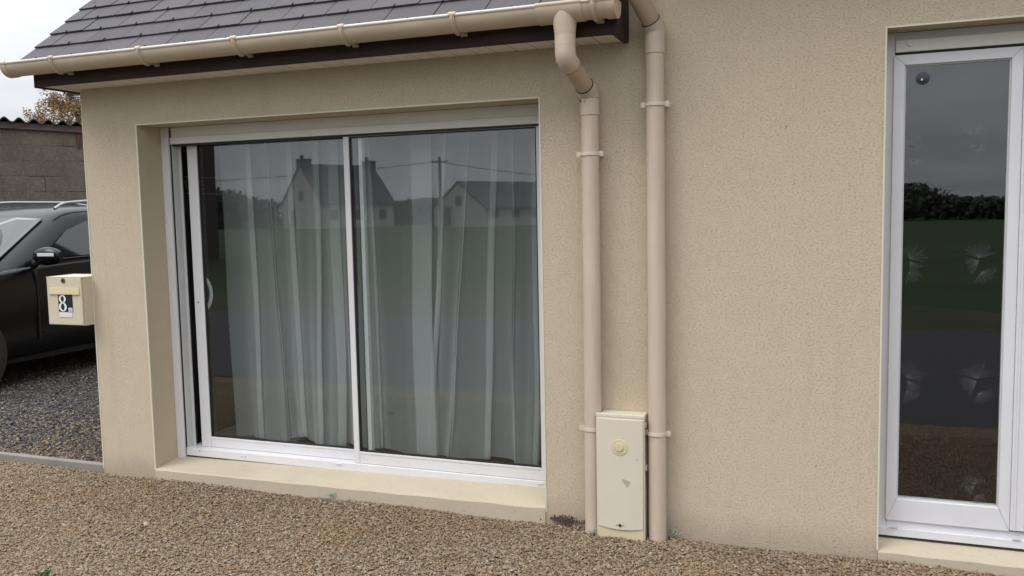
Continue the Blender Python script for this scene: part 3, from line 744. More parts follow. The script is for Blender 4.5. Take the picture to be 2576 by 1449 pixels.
cb = curtain('sheer_curtain', [(1.20, 1.21, .03), (1.463, 1.442, .15), (1.70, 1.54, .028), (1.86, 1.66, .014), (1.975, 1.87, .05), (2.08, 2.06, .014), (2.19, 2.16, .05)], (1.115, 1.10), (2.46, 2.44), .47, .115, 2.25,
        'white sheer voile curtain with long folds behind the right leaf of the sliding door', 5)
b = MB(); b.tube([(-.1, .46, 2.27), (2.7, .46, 2.27)], .012, 12); o = b.build('curtain_rod', m_metal); tag(o, 'straight curtain rod above the sheer curtains inside the sliding door', 'curtain rod')

# things glimpsed inside
def text(body, size, mat, parent, mw, depth=.001, name='lettering'):
    cu = bpy.data.curves.new(name, 'FONT'); cu.body = body; cu.size = size; cu.extrude = depth; cu.align_x = 'CENTER'; cu.align_y = 'CENTER'
    o = bpy.data.objects.new(name, cu); COL.objects.link(o)
    dg = bpy.context.evaluated_depsgraph_get(); me = bpy.data.meshes.new_from_object(o.evaluated_get(dg)); bpy.data.objects.remove(o)
    me.materials.clear(); me.materials.append(mat); me.transform(mw)
    o = bpy.data.objects.new(name, me); COL.objects.link(o); o.parent = parent
    return o
m_panel = M('dark_poster', (.05, .04, .045), .4).m; m_faint = M('faint_print', (.22, .24, .25), .5).m
xw = XL+.262
P_ = empty('wall_poster', (xw, 0, 0), label='dark poster with pale block lettering on the side wall inside the sliding door', cat='poster')
b = MB(); b.box(0, .01, .42, 1.15, 1.45, 2.0); b.build('poster_board', m_panel, P_)
b = MB(); b.box(.0105, .0125, .44, 1.10, 1.742, 1.748); b.box(.0105, .0125, .44, 1.10, 1.640, 1.646); b.build('printed_line', m_faint, P_)
mw = Matrix.Translation((.0115, .575, 1.693)) @ Matrix.Rotation(math.radians(90), 4, 'Z') @ Matrix.Rotation(math.radians(90), 4, 'X')
text('PULSE', .082, m_faint, P_, mw)
m_wood2 = mat_wood('dark_furniture', (.05, .03, .022, 1), (.10, .06, .04, 1)); m_cloth = mat_conc('grey_throw', (.12, .12, .16, 1), .2, .6)
T_ = empty('low_cabinet', (0, 0, 0), label='dark low cabinet against the side wall inside the sliding door', cat='cabinet')
b = MB(); b.box(xw+.002, xw+.40, 1.35, 2.7, .09, .86); b.build('cabinet_body', m_wood2, T_, bevel=.004)
b = MB(); b.box(xw+.002, xw+.43, 1.33, 2.72, .8605, .89); b.build('cabinet_top', mat_wood('cabinet_top_wood', (.16, .12, .09, 1), (.24, .18, .13, 1)), T_, bevel=.004)
b = MB(); V = []; F = []
for j in range(13):
    for i in range(9):
        u, v = i/8, j/12; V.append((xw+.44+.10*u+.02*math.sin(7*v+3*u), .95+.42*u+.02*math.sin(9*v), .12+.6*v+.03*math.sin(6*u)))
for j in range(12):
    for i in range(8): a_ = j*9+i; F.append((a_, a_+1, a_+10, a_+9))
b.add(V, F); o = b.build('grey_throw', m_cloth, smooth=True); o.modifiers.new('s', 'SOLIDIFY').thickness = .02; tag(o, 'bluish grey cloth hanging in the dark room behind the open door leaf', 'throw')
b = MB(); b.box(-.10, .55, .62, 1.25, .0755, .085); o = b.build('floor_rug', mat_conc('pale_rug', (.30, .27, .25, 1), .15, .6)); tag(o, 'pale rug on the floor inside the sliding door', 'rug')

# stickers on the right door ----------------------------------------
ms = M('translucent_sticker'); ms.t.nodes.remove(ms.b)
tr = ms.n('ShaderNodeBsdfTransparent'); df = ms.n('ShaderNodeBsdfDiffuse'); df.inputs[0].default_value = (.8, .82, .84, 1); mx = ms.n('ShaderNodeMixShader'); mx.inputs[0].default_value = .040
ms.l(tr.outputs[0], mx.inputs[1]); ms.l(df.outputs[0], mx.inputs[2]); ms.l(mx.outputs[0], ms.o.inputs[0]); m_stk = ms.m
ms = M('faint_film'); ms.t.nodes.remove(ms.b)
tr = ms.n('ShaderNodeBsdfTransparent'); df = ms.n('ShaderNodeBsdfDiffuse'); df.inputs[0].default_value = (.8, .82, .84, 1); mx = ms.n('ShaderNodeMixShader'); mx.inputs[0].default_value = .003
ms.l(tr.outputs[0], mx.inputs[1]); ms.l(df.outputs[0], mx.inputs[2]); ms.l(mx.outputs[0], ms.o.inputs[0]); m_film = ms.m
YG = RY-.012+.018-.0015
def sticker(x, z, s, label, seed, lobes, fill=True):
    rs = random.Random(seed); root = empty('window_sticker', (x, YG, z), label=label, cat='sticker', group='lace butterfly stickers on the glass door')
    b = MB(); f = MB()
    for (lx, lz, r0, a0, a1) in lobes:
        k = 10; outer = []
        for i in range(k):
            a_ = math.radians(a0+(a1-a0)*i/(k-1)); r = r0*(.70+.40*rs.random())
            px, pz = lx+r*math.cos(a_), lz+r*math.sin(a_); outer.append((px*s, pz*s))
            w = .0009*rs.uniform(.5, 1.3); nx, nz_ = -math.sin(a_)*w, math.cos(a_)*w
            b.prism([(lx*s-nx, lz*s-nz_), (px*s-nx*.6, pz*s-nz_*.6), (px*s+nx*.6, pz*s+nz_*.6), (lx*s+nx, lz*s+nz_)], 1, -.0006, 0)
        f.prism([(lx*s, lz*s)]+outer, 1, .0002, .0006)
    b.build('lace_print', m_stk, root); f.build('clear_film', m_film, root)
BF = [(-.01, .03, .055, -30, 110), (-.01, .03, .05, 120, 200), (0, -.03, .045, -100, 20), (0, -.03, .045, 160, 240)]
B1 = [(-.01, .01, .06, -10, 130), (-.01, .0, .045, -95, -15), (-.015, -.04, .045, -100, 30)]
B2 = [(.0, .01, .055, 20, 160), (.0, .0, .05, 165, 250), (.01, -.04, .045, -120, 20)]
sticker(4.015, 1.245, 1.15, 'lace butterfly sticker at mid height near the left edge of the right door glass', 1, B1)
sticker(4.262, 1.250, 1.15, 'lace butterfly sticker at mid height near the right edge of the right door glass', 2, B2)
sticker(4.015, .735, 1.2, 'lower lace butterfly sticker near the left edge of the right door glass', 3, B1)
sticker(4.265, .745, 1.2, 'lower lace butterfly sticker near the right edge of the right door glass', 4, B2)
sticker(4.015, 1.70, .95, 'upper faint lace butterfly sticker at left in the right door glass, below the suction cup', 5, BF)
sticker(4.248, 1.745, .95, 'upper faint lace butterfly sticker at right in the right door glass', 6, BF)
sticker(4.268, .295, .95, 'lowest faint lace sticker near the bottom right of the right door glass', 7, B2)
sc_ = empty('suction_cup', (4.037, YG, 2.005), label='round dark suction cup stuck near the top left of the right door glass', cat='suction cup')
b = MB(); b.tube([(0, .0, 0), (0, -.002, 0), (0, -.006, 0)], [.026, .026, .008], 28); b.build('cup_disc', M('smoky_rubber', (.035, .037, .042), .3).m, sc_, smooth=True)
b = MB(); b.disc((-.004, -.0065, -.006), (0, -1, 0), .004, .004, 12); b.build('hook_knob', m_numw, sc_, smooth=True)

# ---------------------------------------------------------------- meter cabinet
# a foot of dark soil, a weed and green plastic crumbs by the wall
m_soil = mat_conc('dark_soil', (.085, .062, .05, 1), .2, .9, 120)
def clump(x, y, z, rx, ry, rz, n, mat, name, label, cat, seed, s=.008):
    r = np.random.default_rng(seed); P = r.normal(size=(n, 3))*np.array([rx, ry, rz])*.5; P[:, 2] = abs(P[:, 2]); P += np.array([x, y, z])
    t = np.array([(-1, -.6, -.5), (1, -.5, -.4), (.1, 1, -.5), (0, .1, .9)], float)
    V = P[:, None, :]+t[None]*s*r.uniform(.5, 1.5, (n, 4, 1)); V[:, :, 1] = np.minimum(V[:, :, 1], -.002)
    o = island_mesh(name, V, np.array([(0, 1, 3), (1, 2, 3), (2, 0, 3), (0, 2, 1)]), mat); return tag(o, label, cat, kind='stuff')
clump(2.50, -.016, -.002, .085, .018, .022, 150, m_soil, 'soil_heap', 'small dark heap of soil against the wall foot left of the downpipe', 'soil', 1, .006)
clump(2.615, -.020, -.004, .014, .016, .022, 40, m_soil, 'soil_heap', 'tiny dark clod of soil touching the left downpipe foot', 'soil', 2, .006)
m_green = M('green_crumb', (.09, .19, .13), .6).m
clump(2.672, -.105, -.006, .022, .02, .012, 12, m_green, 'plastic_crumbs', 'green plastic crumbs between the left downpipe and the meter cabinet', 'debris', 3, .005)
clump(3.03, -.018, .004, .03, .012, .016, 14, M('algae_green', (.26, .30, .21), .8).m, 'moss_tuft', 'faint green tuft of moss at the wall foot right of the right downpipe', 'moss', 4, .006)
clump(1.20, -.024, -.004, .03, .012, .012, 14, m_green, 'plastic_crumbs', 'green plastic crumbs against the long doorstep', 'debris', 6, .005)
rs_ = random.Random(8); b = MB()
for i in range(14):
    a_ = rs_.uniform(0, 6.28); L = rs_.uniform(.015, .03); w = .004; bx, by = .60+rs_.gauss(0, .012), -1.31+rs_.gauss(0, .012)
    tx, ty = math.cos(a_), math.sin(a_); b.add([(bx-ty*w*.4, by+tx*w*.4, -.01), (bx+ty*w*.4, by-tx*w*.4, -.01), (bx+tx*L*.5+ty*w, by+ty*L*.5-tx*w, L*.55), (bx+tx*L, by+ty*L, L*.6), (bx+tx*L*.5-ty*w, by+ty*L*.5+tx*w, L*.55)], [(0, 1, 2, 3, 4)])
o = b.build('weed', M('weed_leaf', (.06, .13, .03), .7).m); tag(o, 'small green weed growing through the tan gravel at the lower left', 'weed')
b = MB(); b.tube([(1.36, -1.06, .012), (1.40, -1.03, .016), (1.45, -1.015, .012)], .0016, 6); o = b.build('twig', m_soil); tag(o, 'thin dark twig lying on the tan gravel near the lower middle', 'twig')

MC = empty('meter_cabinet', (2.7985, -.105, 0), label='tall cream plastic utility meter cabinet standing between the two downpipes', cat='meter cabinet')
w2 = .1125; zt = .562
b = MB()
b.box(-w2+.012, w2-.004, .008, .1035, -.08, zt-.006); b.box(-w2, w2, -.002, .012, -.08, zt-.001); b.box(-w2-.001, w2+.001, -.004, .004, zt-.016, zt)
b.build('cabinet_body', m_cab, MC, bevel=.003)
b = MB(); n = 14; pts = []
top_ = [(-w2+.006+(2*w2-.012)*i/n, zt-.020-.004*(1-abs(2*i/n-1)**2)*0) for i in range(n+1)]
bot_ = [(-w2+.006+(2*w2-.012)*i/n, .026+.010*(abs(2*i/n-1)**2)) for i in range(n+1)]
V = []; 
for (p, r) in zip(top_, bot_):
    bulge = -.0145+.006*abs(2*((p[0]+w2)/(2*w2))-1)**2
    V += [(r[0], bulge, r[1]), (p[0], bulge, p[1]), (p[0], -.003, p[1]), (r[0], -.003, r[1])]
F = []
for i in range(n):
    for k in range(4): a0 = i*4+k; a1 = i*4+(k+1) % 4; F.append((a0, a1, a1+4, a0+4))
F += [(0, 1, 2, 3), tuple(n*4+k for k in (3, 2, 1, 0))]
b.add(V, F); cdoor = b.build('cabinet_door', m_cab, MC, smooth=True, bevel=.002)
b = MB(); b.box(-w2+.006, w2-.006, -.007, -.0022, -.08, .0255+.010); b.build('base_panel', m_cab_y, MC)
b = MB(); b.tube([(0, -.0142, .412), (0, -.0162, .412), (0, -.0168, .412)], [.037, .037, .0355], 36); b.tube([(0, -.0168, .414), (0, -.0200, .414), (0, -.0206, .414)], [.0195, .0190, .0175], 32)
b.build('round_badge', m_cab_y, cdoor)
mw = Matrix.Translation((.0, -.0176, .3865)) @ Matrix.Rotation(math.radians(90), 4, 'X')
text('- --- ---- -', .0070, m_gasket, cdoor, mw, .0002)
b = MB(); b.disc((0, -.0132, .048), (0, -1, 0), .0075, .003, 20); b.build('lock_ring', m_metal, cdoor, smooth=True)
b = MB(); b.disc((0, -.0164, .048), (0, -1, 0), .004, .0008, 14); b.box(-.020, -.009, -.0152, -.0140, .0465, .0490); b.box(.009, .020, -.0152, -.0140, .0465, .0490); b.disc((.080, -.0118, .360), (0, -1, 0), .002, .001, 10); b.build('keyhole', m_gasket, cdoor)
b = MB(); b.prism([(.008, .262), (.016, .268), (.045, .258), (.050, .252), (.040, .242), (.034, .228), (.030, .226), (.028, .238), (.018, .248)], 1, -.0150, -.0135)
b.build('scuff_mark', M('scuff', (.40, .35, .27), .8).m, cdoor)
b = MB(); b.box(w2-.004, w2+.004, .03, .045, .30, .325); b.box(w2-.004, w2+.003, .03, .045, .50, .52); b.build('hinge', m_cab, MC, bevel=.001)
# the gas/elec badge print is unreadable in the picture beyond tiny marks

# ---------------------------------------------------------------- mailbox
MBX = empty('mailbox', (-.5355, -.075, .87), label='cream metal letterbox with a black house number 8 plate on the corner of the house', cat='letterbox')
b = MB(); b.box(-.1340, .1365, .008, .20, .003, .285); b.prism([(-.004, .2855), (-.004, .2875), (.20, .2905), (.20, .2855)], 0, -.1375, .1385); b.build('box_body', m_mail, MBX, bevel=.004)
b = MB(); b.box(-.1345, .1345, -.004, .0075, .004, .2845); fd = b.build('front_door', m_mail, MBX, bevel=.006, seg=3)
b = MB(); b.box(-.112, .120, -.0115, -.0045, .185, .189); b.prism([(-.0045, .2290), (-.0065, .2225), (-.0100, .1895), (-.0045, .1895)], 0, -.112, .120); b.box(-.113, .121, -.006, -.0042, .229, .232)
b.build('letter_flap', m_mail_y, fd, bevel=.001)
b = MB(); b.disc((.0, -.0042, .2665), (0, -1, 0), .0145, .004, 24); b.build('lock_ring', m_metal, fd, smooth=True)
b = MB(); b.disc((.0, -.0083, .2665), (0, -1, 0), .006, .001, 14); b.build('keyhole', m_gasket, fd)
b = MB(); b.box(-.047, .062, -.0065, -.0042, .083, .184); b.build('number_plate', m_black, fd)
# figure 8, drawn as two rings with thick sides
def ring8(cx_, cz_, rx, rz, tx, tz):
    b = MB(); n = 32; V = []
    for i in range(n):
        a_ = 2*math.pi*i/n
        for y_ in (-.0078, -.0066):
            V += [(cx_+rx*math.cos(a_), y_, cz_+rz*math.sin(a_)), (cx_+(rx-tx)*math.cos(a_), y_, cz_+(rz-tz)*math.sin(a_))]
    F = []
    for i in range(n):
        a0 = i*4; a1 = ((i+1) % n)*4
        F += [(a0, a0+1, a1+1, a1), (a0+2, a1+2, a1+3, a0+3), (a0, a1, a1+2, a0+2), (a0+1, a0+3, a1+3, a1+1)]
    b.add(V, F); return b
b8 = ring8(-.013, .1585, .026, .0235, .0135, .006); t8 = ring8(-.013, .1115, .030, .0265, .0155, .006); b8.add(t8.v, t8.f); b8.build('number_eight', m_numw, fd)
b = MB(); b.box(.030, .0605, -.0078, -.0066, .085, .107); b.build('suffix_tile', m_label, fd)
mw = Matrix.Translation((.0455, -.008, .096)) @ Matrix.Rotation(math.radians(90), 4, 'X'); text('bis', .016, m_black, fd, mw, .0003, 'suffix_lettering')
b = MB(); b.box(-.044, .055, -.0065, -.0042, .051, .079); b.build('name_label', m_label, fd)

# ---------------------------------------------------------------- neighbour's block building
ang = math.atan2(.8, .6)
NB = empty('block_outbuilding', (-7.03, 4.9, 0), label='weathered grey concrete block outbuilding with corrugated sheet roof behind the parked car', cat='outbuilding'); NB.rotation_euler = (0, 0, ang)
m = M('rough_block', rough=.95, spec=.1)
tcn = m.n('ShaderNodeTexCoord'); sp_ = m.n('ShaderNodeSeparateXYZ'); m.l(tcn.outputs['Object'], sp_.inputs[0]); cb_ = m.n('ShaderNodeCombineXYZ'); m.l(sp_.outputs[0], cb_.inputs[0]); m.l(sp_.outputs[2], cb_.inputs[1])
dis = m.n('ShaderNodeVectorMath', operation='MULTIPLY_ADD'); nzz = m.n('ShaderNodeTexNoise'); nzz.inputs['Scale'].default_value = 4; m.l(cb_.outputs[0], nzz.inputs['Vector']); m.l(nzz.outputs['Color'], dis.inputs[0]); dis.inputs[1].default_value = (.03, .03, 0); m.l(cb_.outputs[0], dis.inputs[2])
br = m.n('ShaderNodeTexBrick'); m.l(dis.outputs[0], br.inputs['Vector']); br.inputs['Scale'].default_value = 1; br.inputs['Brick Width'].default_value = .51; br.inputs['Row Height'].default_value = .212; br.inputs['Mortar Size'].default_value = .007; br.inputs['Mortar Smooth'].default_value = .3
br.inputs['Color1'].default_value = (.135, .114, .096, 1); br.inputs['Color2'].default_value = (.17, .146, .122, 1); br.inputs['Mortar'].default_value = (.16, .138, .115, 1)
pat = m.noise(1.8, 6, .65); c = m.mixc(m.ramp(pat, [(.35, 0.), (.7, .65)]), br.outputs[0], (.080, .064, .054, 1))
c = m.mixc(m.ramp(m.noise(16, 6, .8), [(.5, 0.), (.68, .6)]), c, (.24, .215, .185, 1)); c = m.mixc(m.ramp(m.noise(22, 6, .8), [(.52, 0.), (.68, .6)]), c, (.05, .043, .038, 1)); c = m.mixc(m.ramp(m.noise(4, 5, .7, m.obj((1, 1, .4))), [(.56, 0.), (.75, .5)]), c, (.20, .19, .17, 1))
c = m.mixc(m.math('MULTIPLY', m.ramp(br.outputs[1], [(.5, 0.), (1., 1.)]), m.ramp(m.noise(2.7, 3), [(.5, 0.), (.6, .75)])), c, (.035, .03, .028, 1))
m.color(c); m.bump(m.math('ADD', m.math('MULTIPLY', m.math('SUBTRACT', 1., br.outputs[1]), .7), m.math('MULTIPLY', m.noise(45, 5, .7), .8)), .8, .012); m_block = m.m
b = MB(); b.box(-8, 5.5, 0, .2, -.1, 2.80); b.box(-8, -7.8, .2, 5, -.1, 2.3); b.box(5.3, 5.5, .2, 5, -.1, 2.1); b.box(-8, 5.5, 5, 5.2, -.1, 2.1); b.build('block_wall', m_block, NB)
b = MB(); b.hexa([(-8, -.05, 2.805+.2), (5.5, -.05, 2.735-.15), (-8, .18, 3.005), (5.5, .18, 2.585), (-8, -.05, 3.09), (5.5, -.05, 2.67), (-8, .18, 3.09), (5.5, .18, 2.67)])
b.build('wall_plate', mat_wood('weathered_beam', (.07, .05, .05, 1), (.14, .11, .105, 1), (1, 10, 10)), NB)
b = MB(); b.box(.925, .985, -.014, -.001, 2.50, 2.77); b.build('rusty_strip', mat_wood('rusty_metal', (.06, .025, .018, 1), (.11, .05, .035, 1), (8, 1, 1)), NB)
b = MB(); V = []; F = []; nn_ = 640; x0_, x1_ = -8.1, 5.6
for i in range(nn_+1):
    x = x0_+(x1_-x0_)*i/nn_; zz_ = 2.862-.0285*x*1.0+.031*math.sin(2*math.pi*x/.177)
    V += [(x, -.12, zz_), (x, 5.4, zz_-.5), (x, 5.4, zz_-.49), (x, -.12, zz_+.016)]
for i in range(nn_):
    for k in range(4): a0 = i*4+k; a1 = i*4+(k+1) % 4; F.append((a0, a1, a1+4, a0+4))
b.add(V, F); b.build('corrugated_roof', mat_conc('fibre_cement', (.13, .12, .115, 1), .2, .6, 30), NB, smooth=True)

# ---------------------------------------------------------------- birch beyond
def foliage(n, fn, size, mat, name, par, rsd=1):
    r = np.random.default_rng(rsd); C = np.array([fn(r) for _ in range(n)])
    u = r.normal(size=(n, 3)); u /= np.linalg.norm(u, axis=1)[:, None]; v = np.cross(u, r.normal(size=(n, 3))); v /= np.linalg.norm(v, axis=1)[:, None]
    s = size*np.exp(r.normal(0, .3, n))[:, None]
    V = np.stack([C-u*s, C-v*s*.55, C+u*s, C+v*s*.55], 1)
    return island_mesh(name, V, np.array([(0, 1, 2, 3)]), mat, par)
def leafmat(name, cols):
    m = M(name, rough=.8, spec=.2); g_ = m.n('ShaderNodeNewGeometry'); m.color(m.ramp(g_.outputs['Random Per Island'], cols)); return m.m
m_birch = leafmat('autumn_leaves', [(0, (.12, .07, .04)), (.3, (.23, .13, .065)), (.6, (.31, .19, .095)), (.85, (.24, .18, .09)), (1, (.38, .29, .18))])
m_bark = mat_conc('bark', (.16, .13, .11, 1), .2, .8, 20)
def tree(loc, h, r, mat, label, nleaf, seed, lsize=.07, name='birch_tree', cat='tree', low=.25):
    t = empty(name, loc, label=label, cat=cat); rs = random.Random(seed); b = MB(); tips = []
    b.tube([(0, 0, 0), (.05*r, 0, h*.35), (-.03*r, .05, h*.7), (0, 0, h*.97)], [h*.018, h*.014, h*.008, h*.002], 10)
    for i in range(46):
        z = h*(low+.68*i/46); a_ = rs.uniform(0, 6.28); L = r*(1.02-.75*((z/h-low)/(1-low))**1.4)*rs.uniform(.75, 1.1); 
        e = Vector((math.cos(a_)*L, math.sin(a_)*L, z+L*.55)); m_ = Vector((math.cos(a_)*L*.5, math.sin(a_)*L*.5, z+L*.42))
        b.tube([(0, 0, z), tuple(m_), tuple(e)], [h*.0045, h*.003, h*.001], 6)
        for _ in range(7):
            q_ = m_.lerp(e, rs.random()); dd_ = Vector((rs.uniform(-1, 1), rs.uniform(-1, 1), rs.uniform(-.9, .5)))*r*.30
            b.tube([tuple(q_), tuple(q_+dd_*.5+Vector((0, 0, .05*r))), tuple(q_+dd_)], [h*.0016, h*.0011, h*.0006], 4); tips.append((q_, q_+dd_))
    b.build('trunk', m_bark, t, smooth=True)
    def fn(rr):
        a0, a1 = tips[int(rr.integers(len(tips)))]; k = rr.random()**.6
        p = a0.lerp(a1, k); return (p.x+rr.normal(0, r*.035), p.y+rr.normal(0, r*.035), p.z+rr.normal(0, r*.05)-abs(rr.normal(0, r*.06)))
    foliage(nleaf, fn, lsize, mat, 'crown', t, seed)
    return t
tree((-31.6, 30, -.05), 9.9, 2.7, m_birch, 'autumn birch tree with rusty orange leaves beyond the outbuilding roof', 60000, 4, .046)

# ---------------------------------------------------------------- parked car
CX, CF = -4.09, .45      # centre line x, front y
CAR = empty('parked_car', (CX, CF, 0), label='black sport utility car with silver roof rails parked on the driveway beside the house', cat='car')
mp = M('black_car_paint', (.004, .0045, .006), .22, .22); mp.b.inputs['Coat Weight'].default_value = .15; mp.b.inputs['Coat Roughness'].default_value = .06; mp.color(mp.mixc(mp.ramp(mp.noise(3, 5), [(.5, 0.), (.8, .5)]), (.003, .0032, .004, 1), (.008, .008, .008, 1))); m_paint = mp.m
m_roofp = m_paint
m_cglass = M('car_glass', (.010, .012, .013), .04, .9).m; m_trim = M('black_trim', (.012, .012, .012), .6).m; m_chrome = M('satin_rail', (.34, .345, .36), .45, metal=.6).m
m_tyre = M('tyre_rubber', (.014, .014, .015), .8).m; m_rim = M('alloy', (.35, .36, .37), .3, metal=.9).m; m_ind = M('clear_lens', (.60, .61, .64), .2).m
# lower body: stations along the length with half width profile
st = [(0.02, .60, .38, .66, .55), (.12, .78, .30, .82, .70), (.35, .87, .26, .93, .80), (.75, .905, .24, .99, .84), (1.15, .915, .25, 1.03, .86), (1.5, .92, .27, 1.075, .875), (1.9, .92, .28, 1.10, .885), (2.5, .92, .28, 1.125, .89), (3.1, .92, .28, 1.15, .885), (3.7, .915, .27, 1.17, .87), (4.15, .88, .30, 1.16, .82), (4.38, .78, .36, 1.08, .72), (4.45, .66, .42, .95, .60)]
V = []; F = []; prof_n = 0
for (u, w, zb, zt_, wt) in st:
    zb -= .05
    half = [(w*.80, zb), (w*.965, zb+.05), (w*.985, zb+.17), (w*.975, zb+.30), (w, zb+(zt_-zb)*.66), (w*.995, zb+(zt_-zb)*.80), (wt+.012, zt_-.035), (wt, zt_), (wt*.8, zt_+.018), (wt*.4, zt_+.04), (0, zt_+.045)]
    ring = [(0, zb)] + half; full = ring+[(-a_, c_) for a_, c_ in half[:-1][::-1]]
    prof_n = len(full); V += [(a_, u, c_) for a_, c_ in full]
for i in range(len(st)-1):
    for k in range(prof_n): k2 = (k+1) % prof_n; F.append((i*prof_n+k, i*prof_n+k2, (i+1)*prof_n+k2, (i+1)*prof_n+k))
F += [tuple(range(prof_n)), tuple((len(st)-1)*prof_n+k for k in range(prof_n))[::-1]]
b = MB(); b.add(V, F); o = b.build('body', m_paint, CAR, smooth=True)
for p in o.data.polygons: p.use_smooth = True
sb = o.modifiers.new('s', 'SUBSURF'); sb.levels = 2; sb.render_levels = 2
# greenhouse
def ring_(z, f0, fc, r0, hw):  # f0 front centre, fc front corner
    return [(0, f0, z), (hw*.55, f0+.04, z), (hw*.90, f0+(fc-f0)*.7, z), (hw, fc+.10, z), (hw*1.01, (fc+r0)/2, z), (hw*.98, r0-.25, z), (hw*.85, r0-.03, z), (hw*.4, r0, z), (0, r0, z)]
rings = [ring_(1.06, 1.12, 1.36, 4.20, .885), ring_(1.12, 1.20, 1.44, 4.16, .872), ring_(1.50, 1.83, 2.00, 3.92, .74), ring_(1.575, 1.98, 2.13, 3.86, .695), ring_(1.625, 2.16, 2.28, 3.74, .60), ring_(1.645, 2.5, 2.6, 3.4, .35)]
V = []; F = []
full = []
for r_ in rings:
    rr = r_ + [(-x, y_, z_) for x, y_, z_ in r_[1:-1][::-1]]; full.append(rr); V += rr
k_ = len(full[0])
for i in range(len(rings)-1):
    for k in range(k_): F.append((i*k_+k, i*k_+(k+1) % k_, (i+1)*k_+(k+1) % k_, (i+1)*k_+k))
F.append(tuple((len(rings)-1)*k_+k for k in range(k_)))
b = MB(); b.add(V, F); o = b.build('cabin', m_paint, CAR, smooth=True)
for p in o.data.polygons: p.use_smooth = True
sb = o.modifiers.new('s', 'SUBSURF'); sb.levels = 2; sb.render_levels = 2
# panes (slightly proud shells)
def pane(pts, name='side_window', mat=None, th=.006, outv=(1, 0, 0)):
    b = MB(); o_ = Vector(outv).normalized()*th; n = len(pts)
    V = [tuple(Vector(p)) for p in pts]+[tuple(Vector(p)+o_) for p in pts]
    b.add(V, [tuple(range(n)), tuple(range(n, 2*n))[::-1]]+[(i, (i+1) % n, n+(i+1) % n, n+i) for i in range(n)]); return b.build(name, mat or m_cglass, CAR)
def sidex(z): return .878-(z-1.12)*.345     # cabin side at height z
for s in (1, -1):
    def sp3(u, z, off=.010): return (s*(sidex(z)+off), u, z)
    pane([sp3(1.66, 1.135), sp3(2.62, 1.155), sp3(2.60, 1.500), sp3(2.28, 1.475), sp3(2.02, 1.39), sp3(1.84, 1.27)], 'side_window', None, .004, (s, 0, .3))
    pane([sp3(2.70, 1.157), sp3(3.50, 1.175), sp3(3.42, 1.490), sp3(2.68, 1.502)], 'side_window', None, .004, (s, 0, .3))
    pane([sp3(3.57, 1.18), sp3(3.98, 1.21), sp3(3.72, 1.46), sp3(3.50, 1.482)], 'side_window', None, .004, (s, 0, .3))
    b = MB(); b.tube([sp3(1.58, 1.118, .014), sp3(2.6, 1.140, .016), sp3(3.6, 1.165, .016), sp3(4.0, 1.19, .014)], .008, 8); b.build('window_trim', m_trim, CAR, smooth=True)
    b = MB(); b.tube(bend([(s*.665, 2.02, 1.600), (s*.665, 2.12, 1.655), (s*.66, 2.6, 1.690), (s*.66, 3.4, 1.690), (s*.655, 3.75, 1.64)], .12, 6), .016, 10); b.build('roof_rail', m_chrome, CAR, smooth=True)
    # door gaps, sill trim
    b = MB(); w_ = .927
    for u in (1.55, 2.66, 3.55): b.box(min(s*w_, s*(w_-.02)), max(s*w_, s*(w_-.02)), u, u+.006, .40, 1.05)
    b.build('door_gap', m_trim, CAR)
    pass
    b = MB(); b.tube([(s*.918, 1.6, .455), (s*.924, 2.4, .47), (s*.918, 3.4, .50)], .006, 8); b.build('door_moulding', m_paint, CAR, smooth=True)
    # mirror
    mh = MB(); segs = []
    for i in range(9):
        t = i/8; xx = s*(.905+.295*t); rz_ = .086*math.sin(math.pi*(.16+.74*t))**.6; ry_ = .060*math.sin(math.pi*(.2+.72*t))**.6; segs.append((xx, rz_, ry_))
    V = []; F = []
    for (xx, rz_, ry_) in segs:
        for k in range(14):
            a_ = 2*math.pi*k/14; V.append((xx, 1.58+ry_*math.cos(a_)*1.0, 1.165+rz_*math.sin(a_)))
    for i in range(8):
        for k in range(14): F.append((i*14+k, i*14+(k+1) % 14, (i+1)*14+(k+1) % 14, (i+1)*14+k))
    F += [tuple(range(14)), tuple(8*14+k for k in range(14))[::-1]]
    mh.add(V, F); mo = mh.build('door_mirror', m_paint, CAR, smooth=True)
    b = MB(); b.tube([(s*.84, 1.60, 1.09), (s*.92, 1.59, 1.12)], [.035, .03], 10); b.build('mirror_arm', m_trim, mo, smooth=True)
    b = MB(); 
    b.hexa([(s*(.985+.185*i), 1.518+.012*i-.004*(j), z_) for z_ in (1.165, 1.195) for j in (1, 0) for i in (0, 1)]); b.build('indicator_lens', m_ind, mo, bevel=.003)
# windscreen
pane([(-.70, 1.33, 1.125), (.70, 1.33, 1.125), (.60, 1.93, 1.50), (.35, 1.86, 1.515), (-.35, 1.86, 1.515), (-.60, 1.93, 1.50)], 'windscreen', None, .010, (0, -.5, .75))
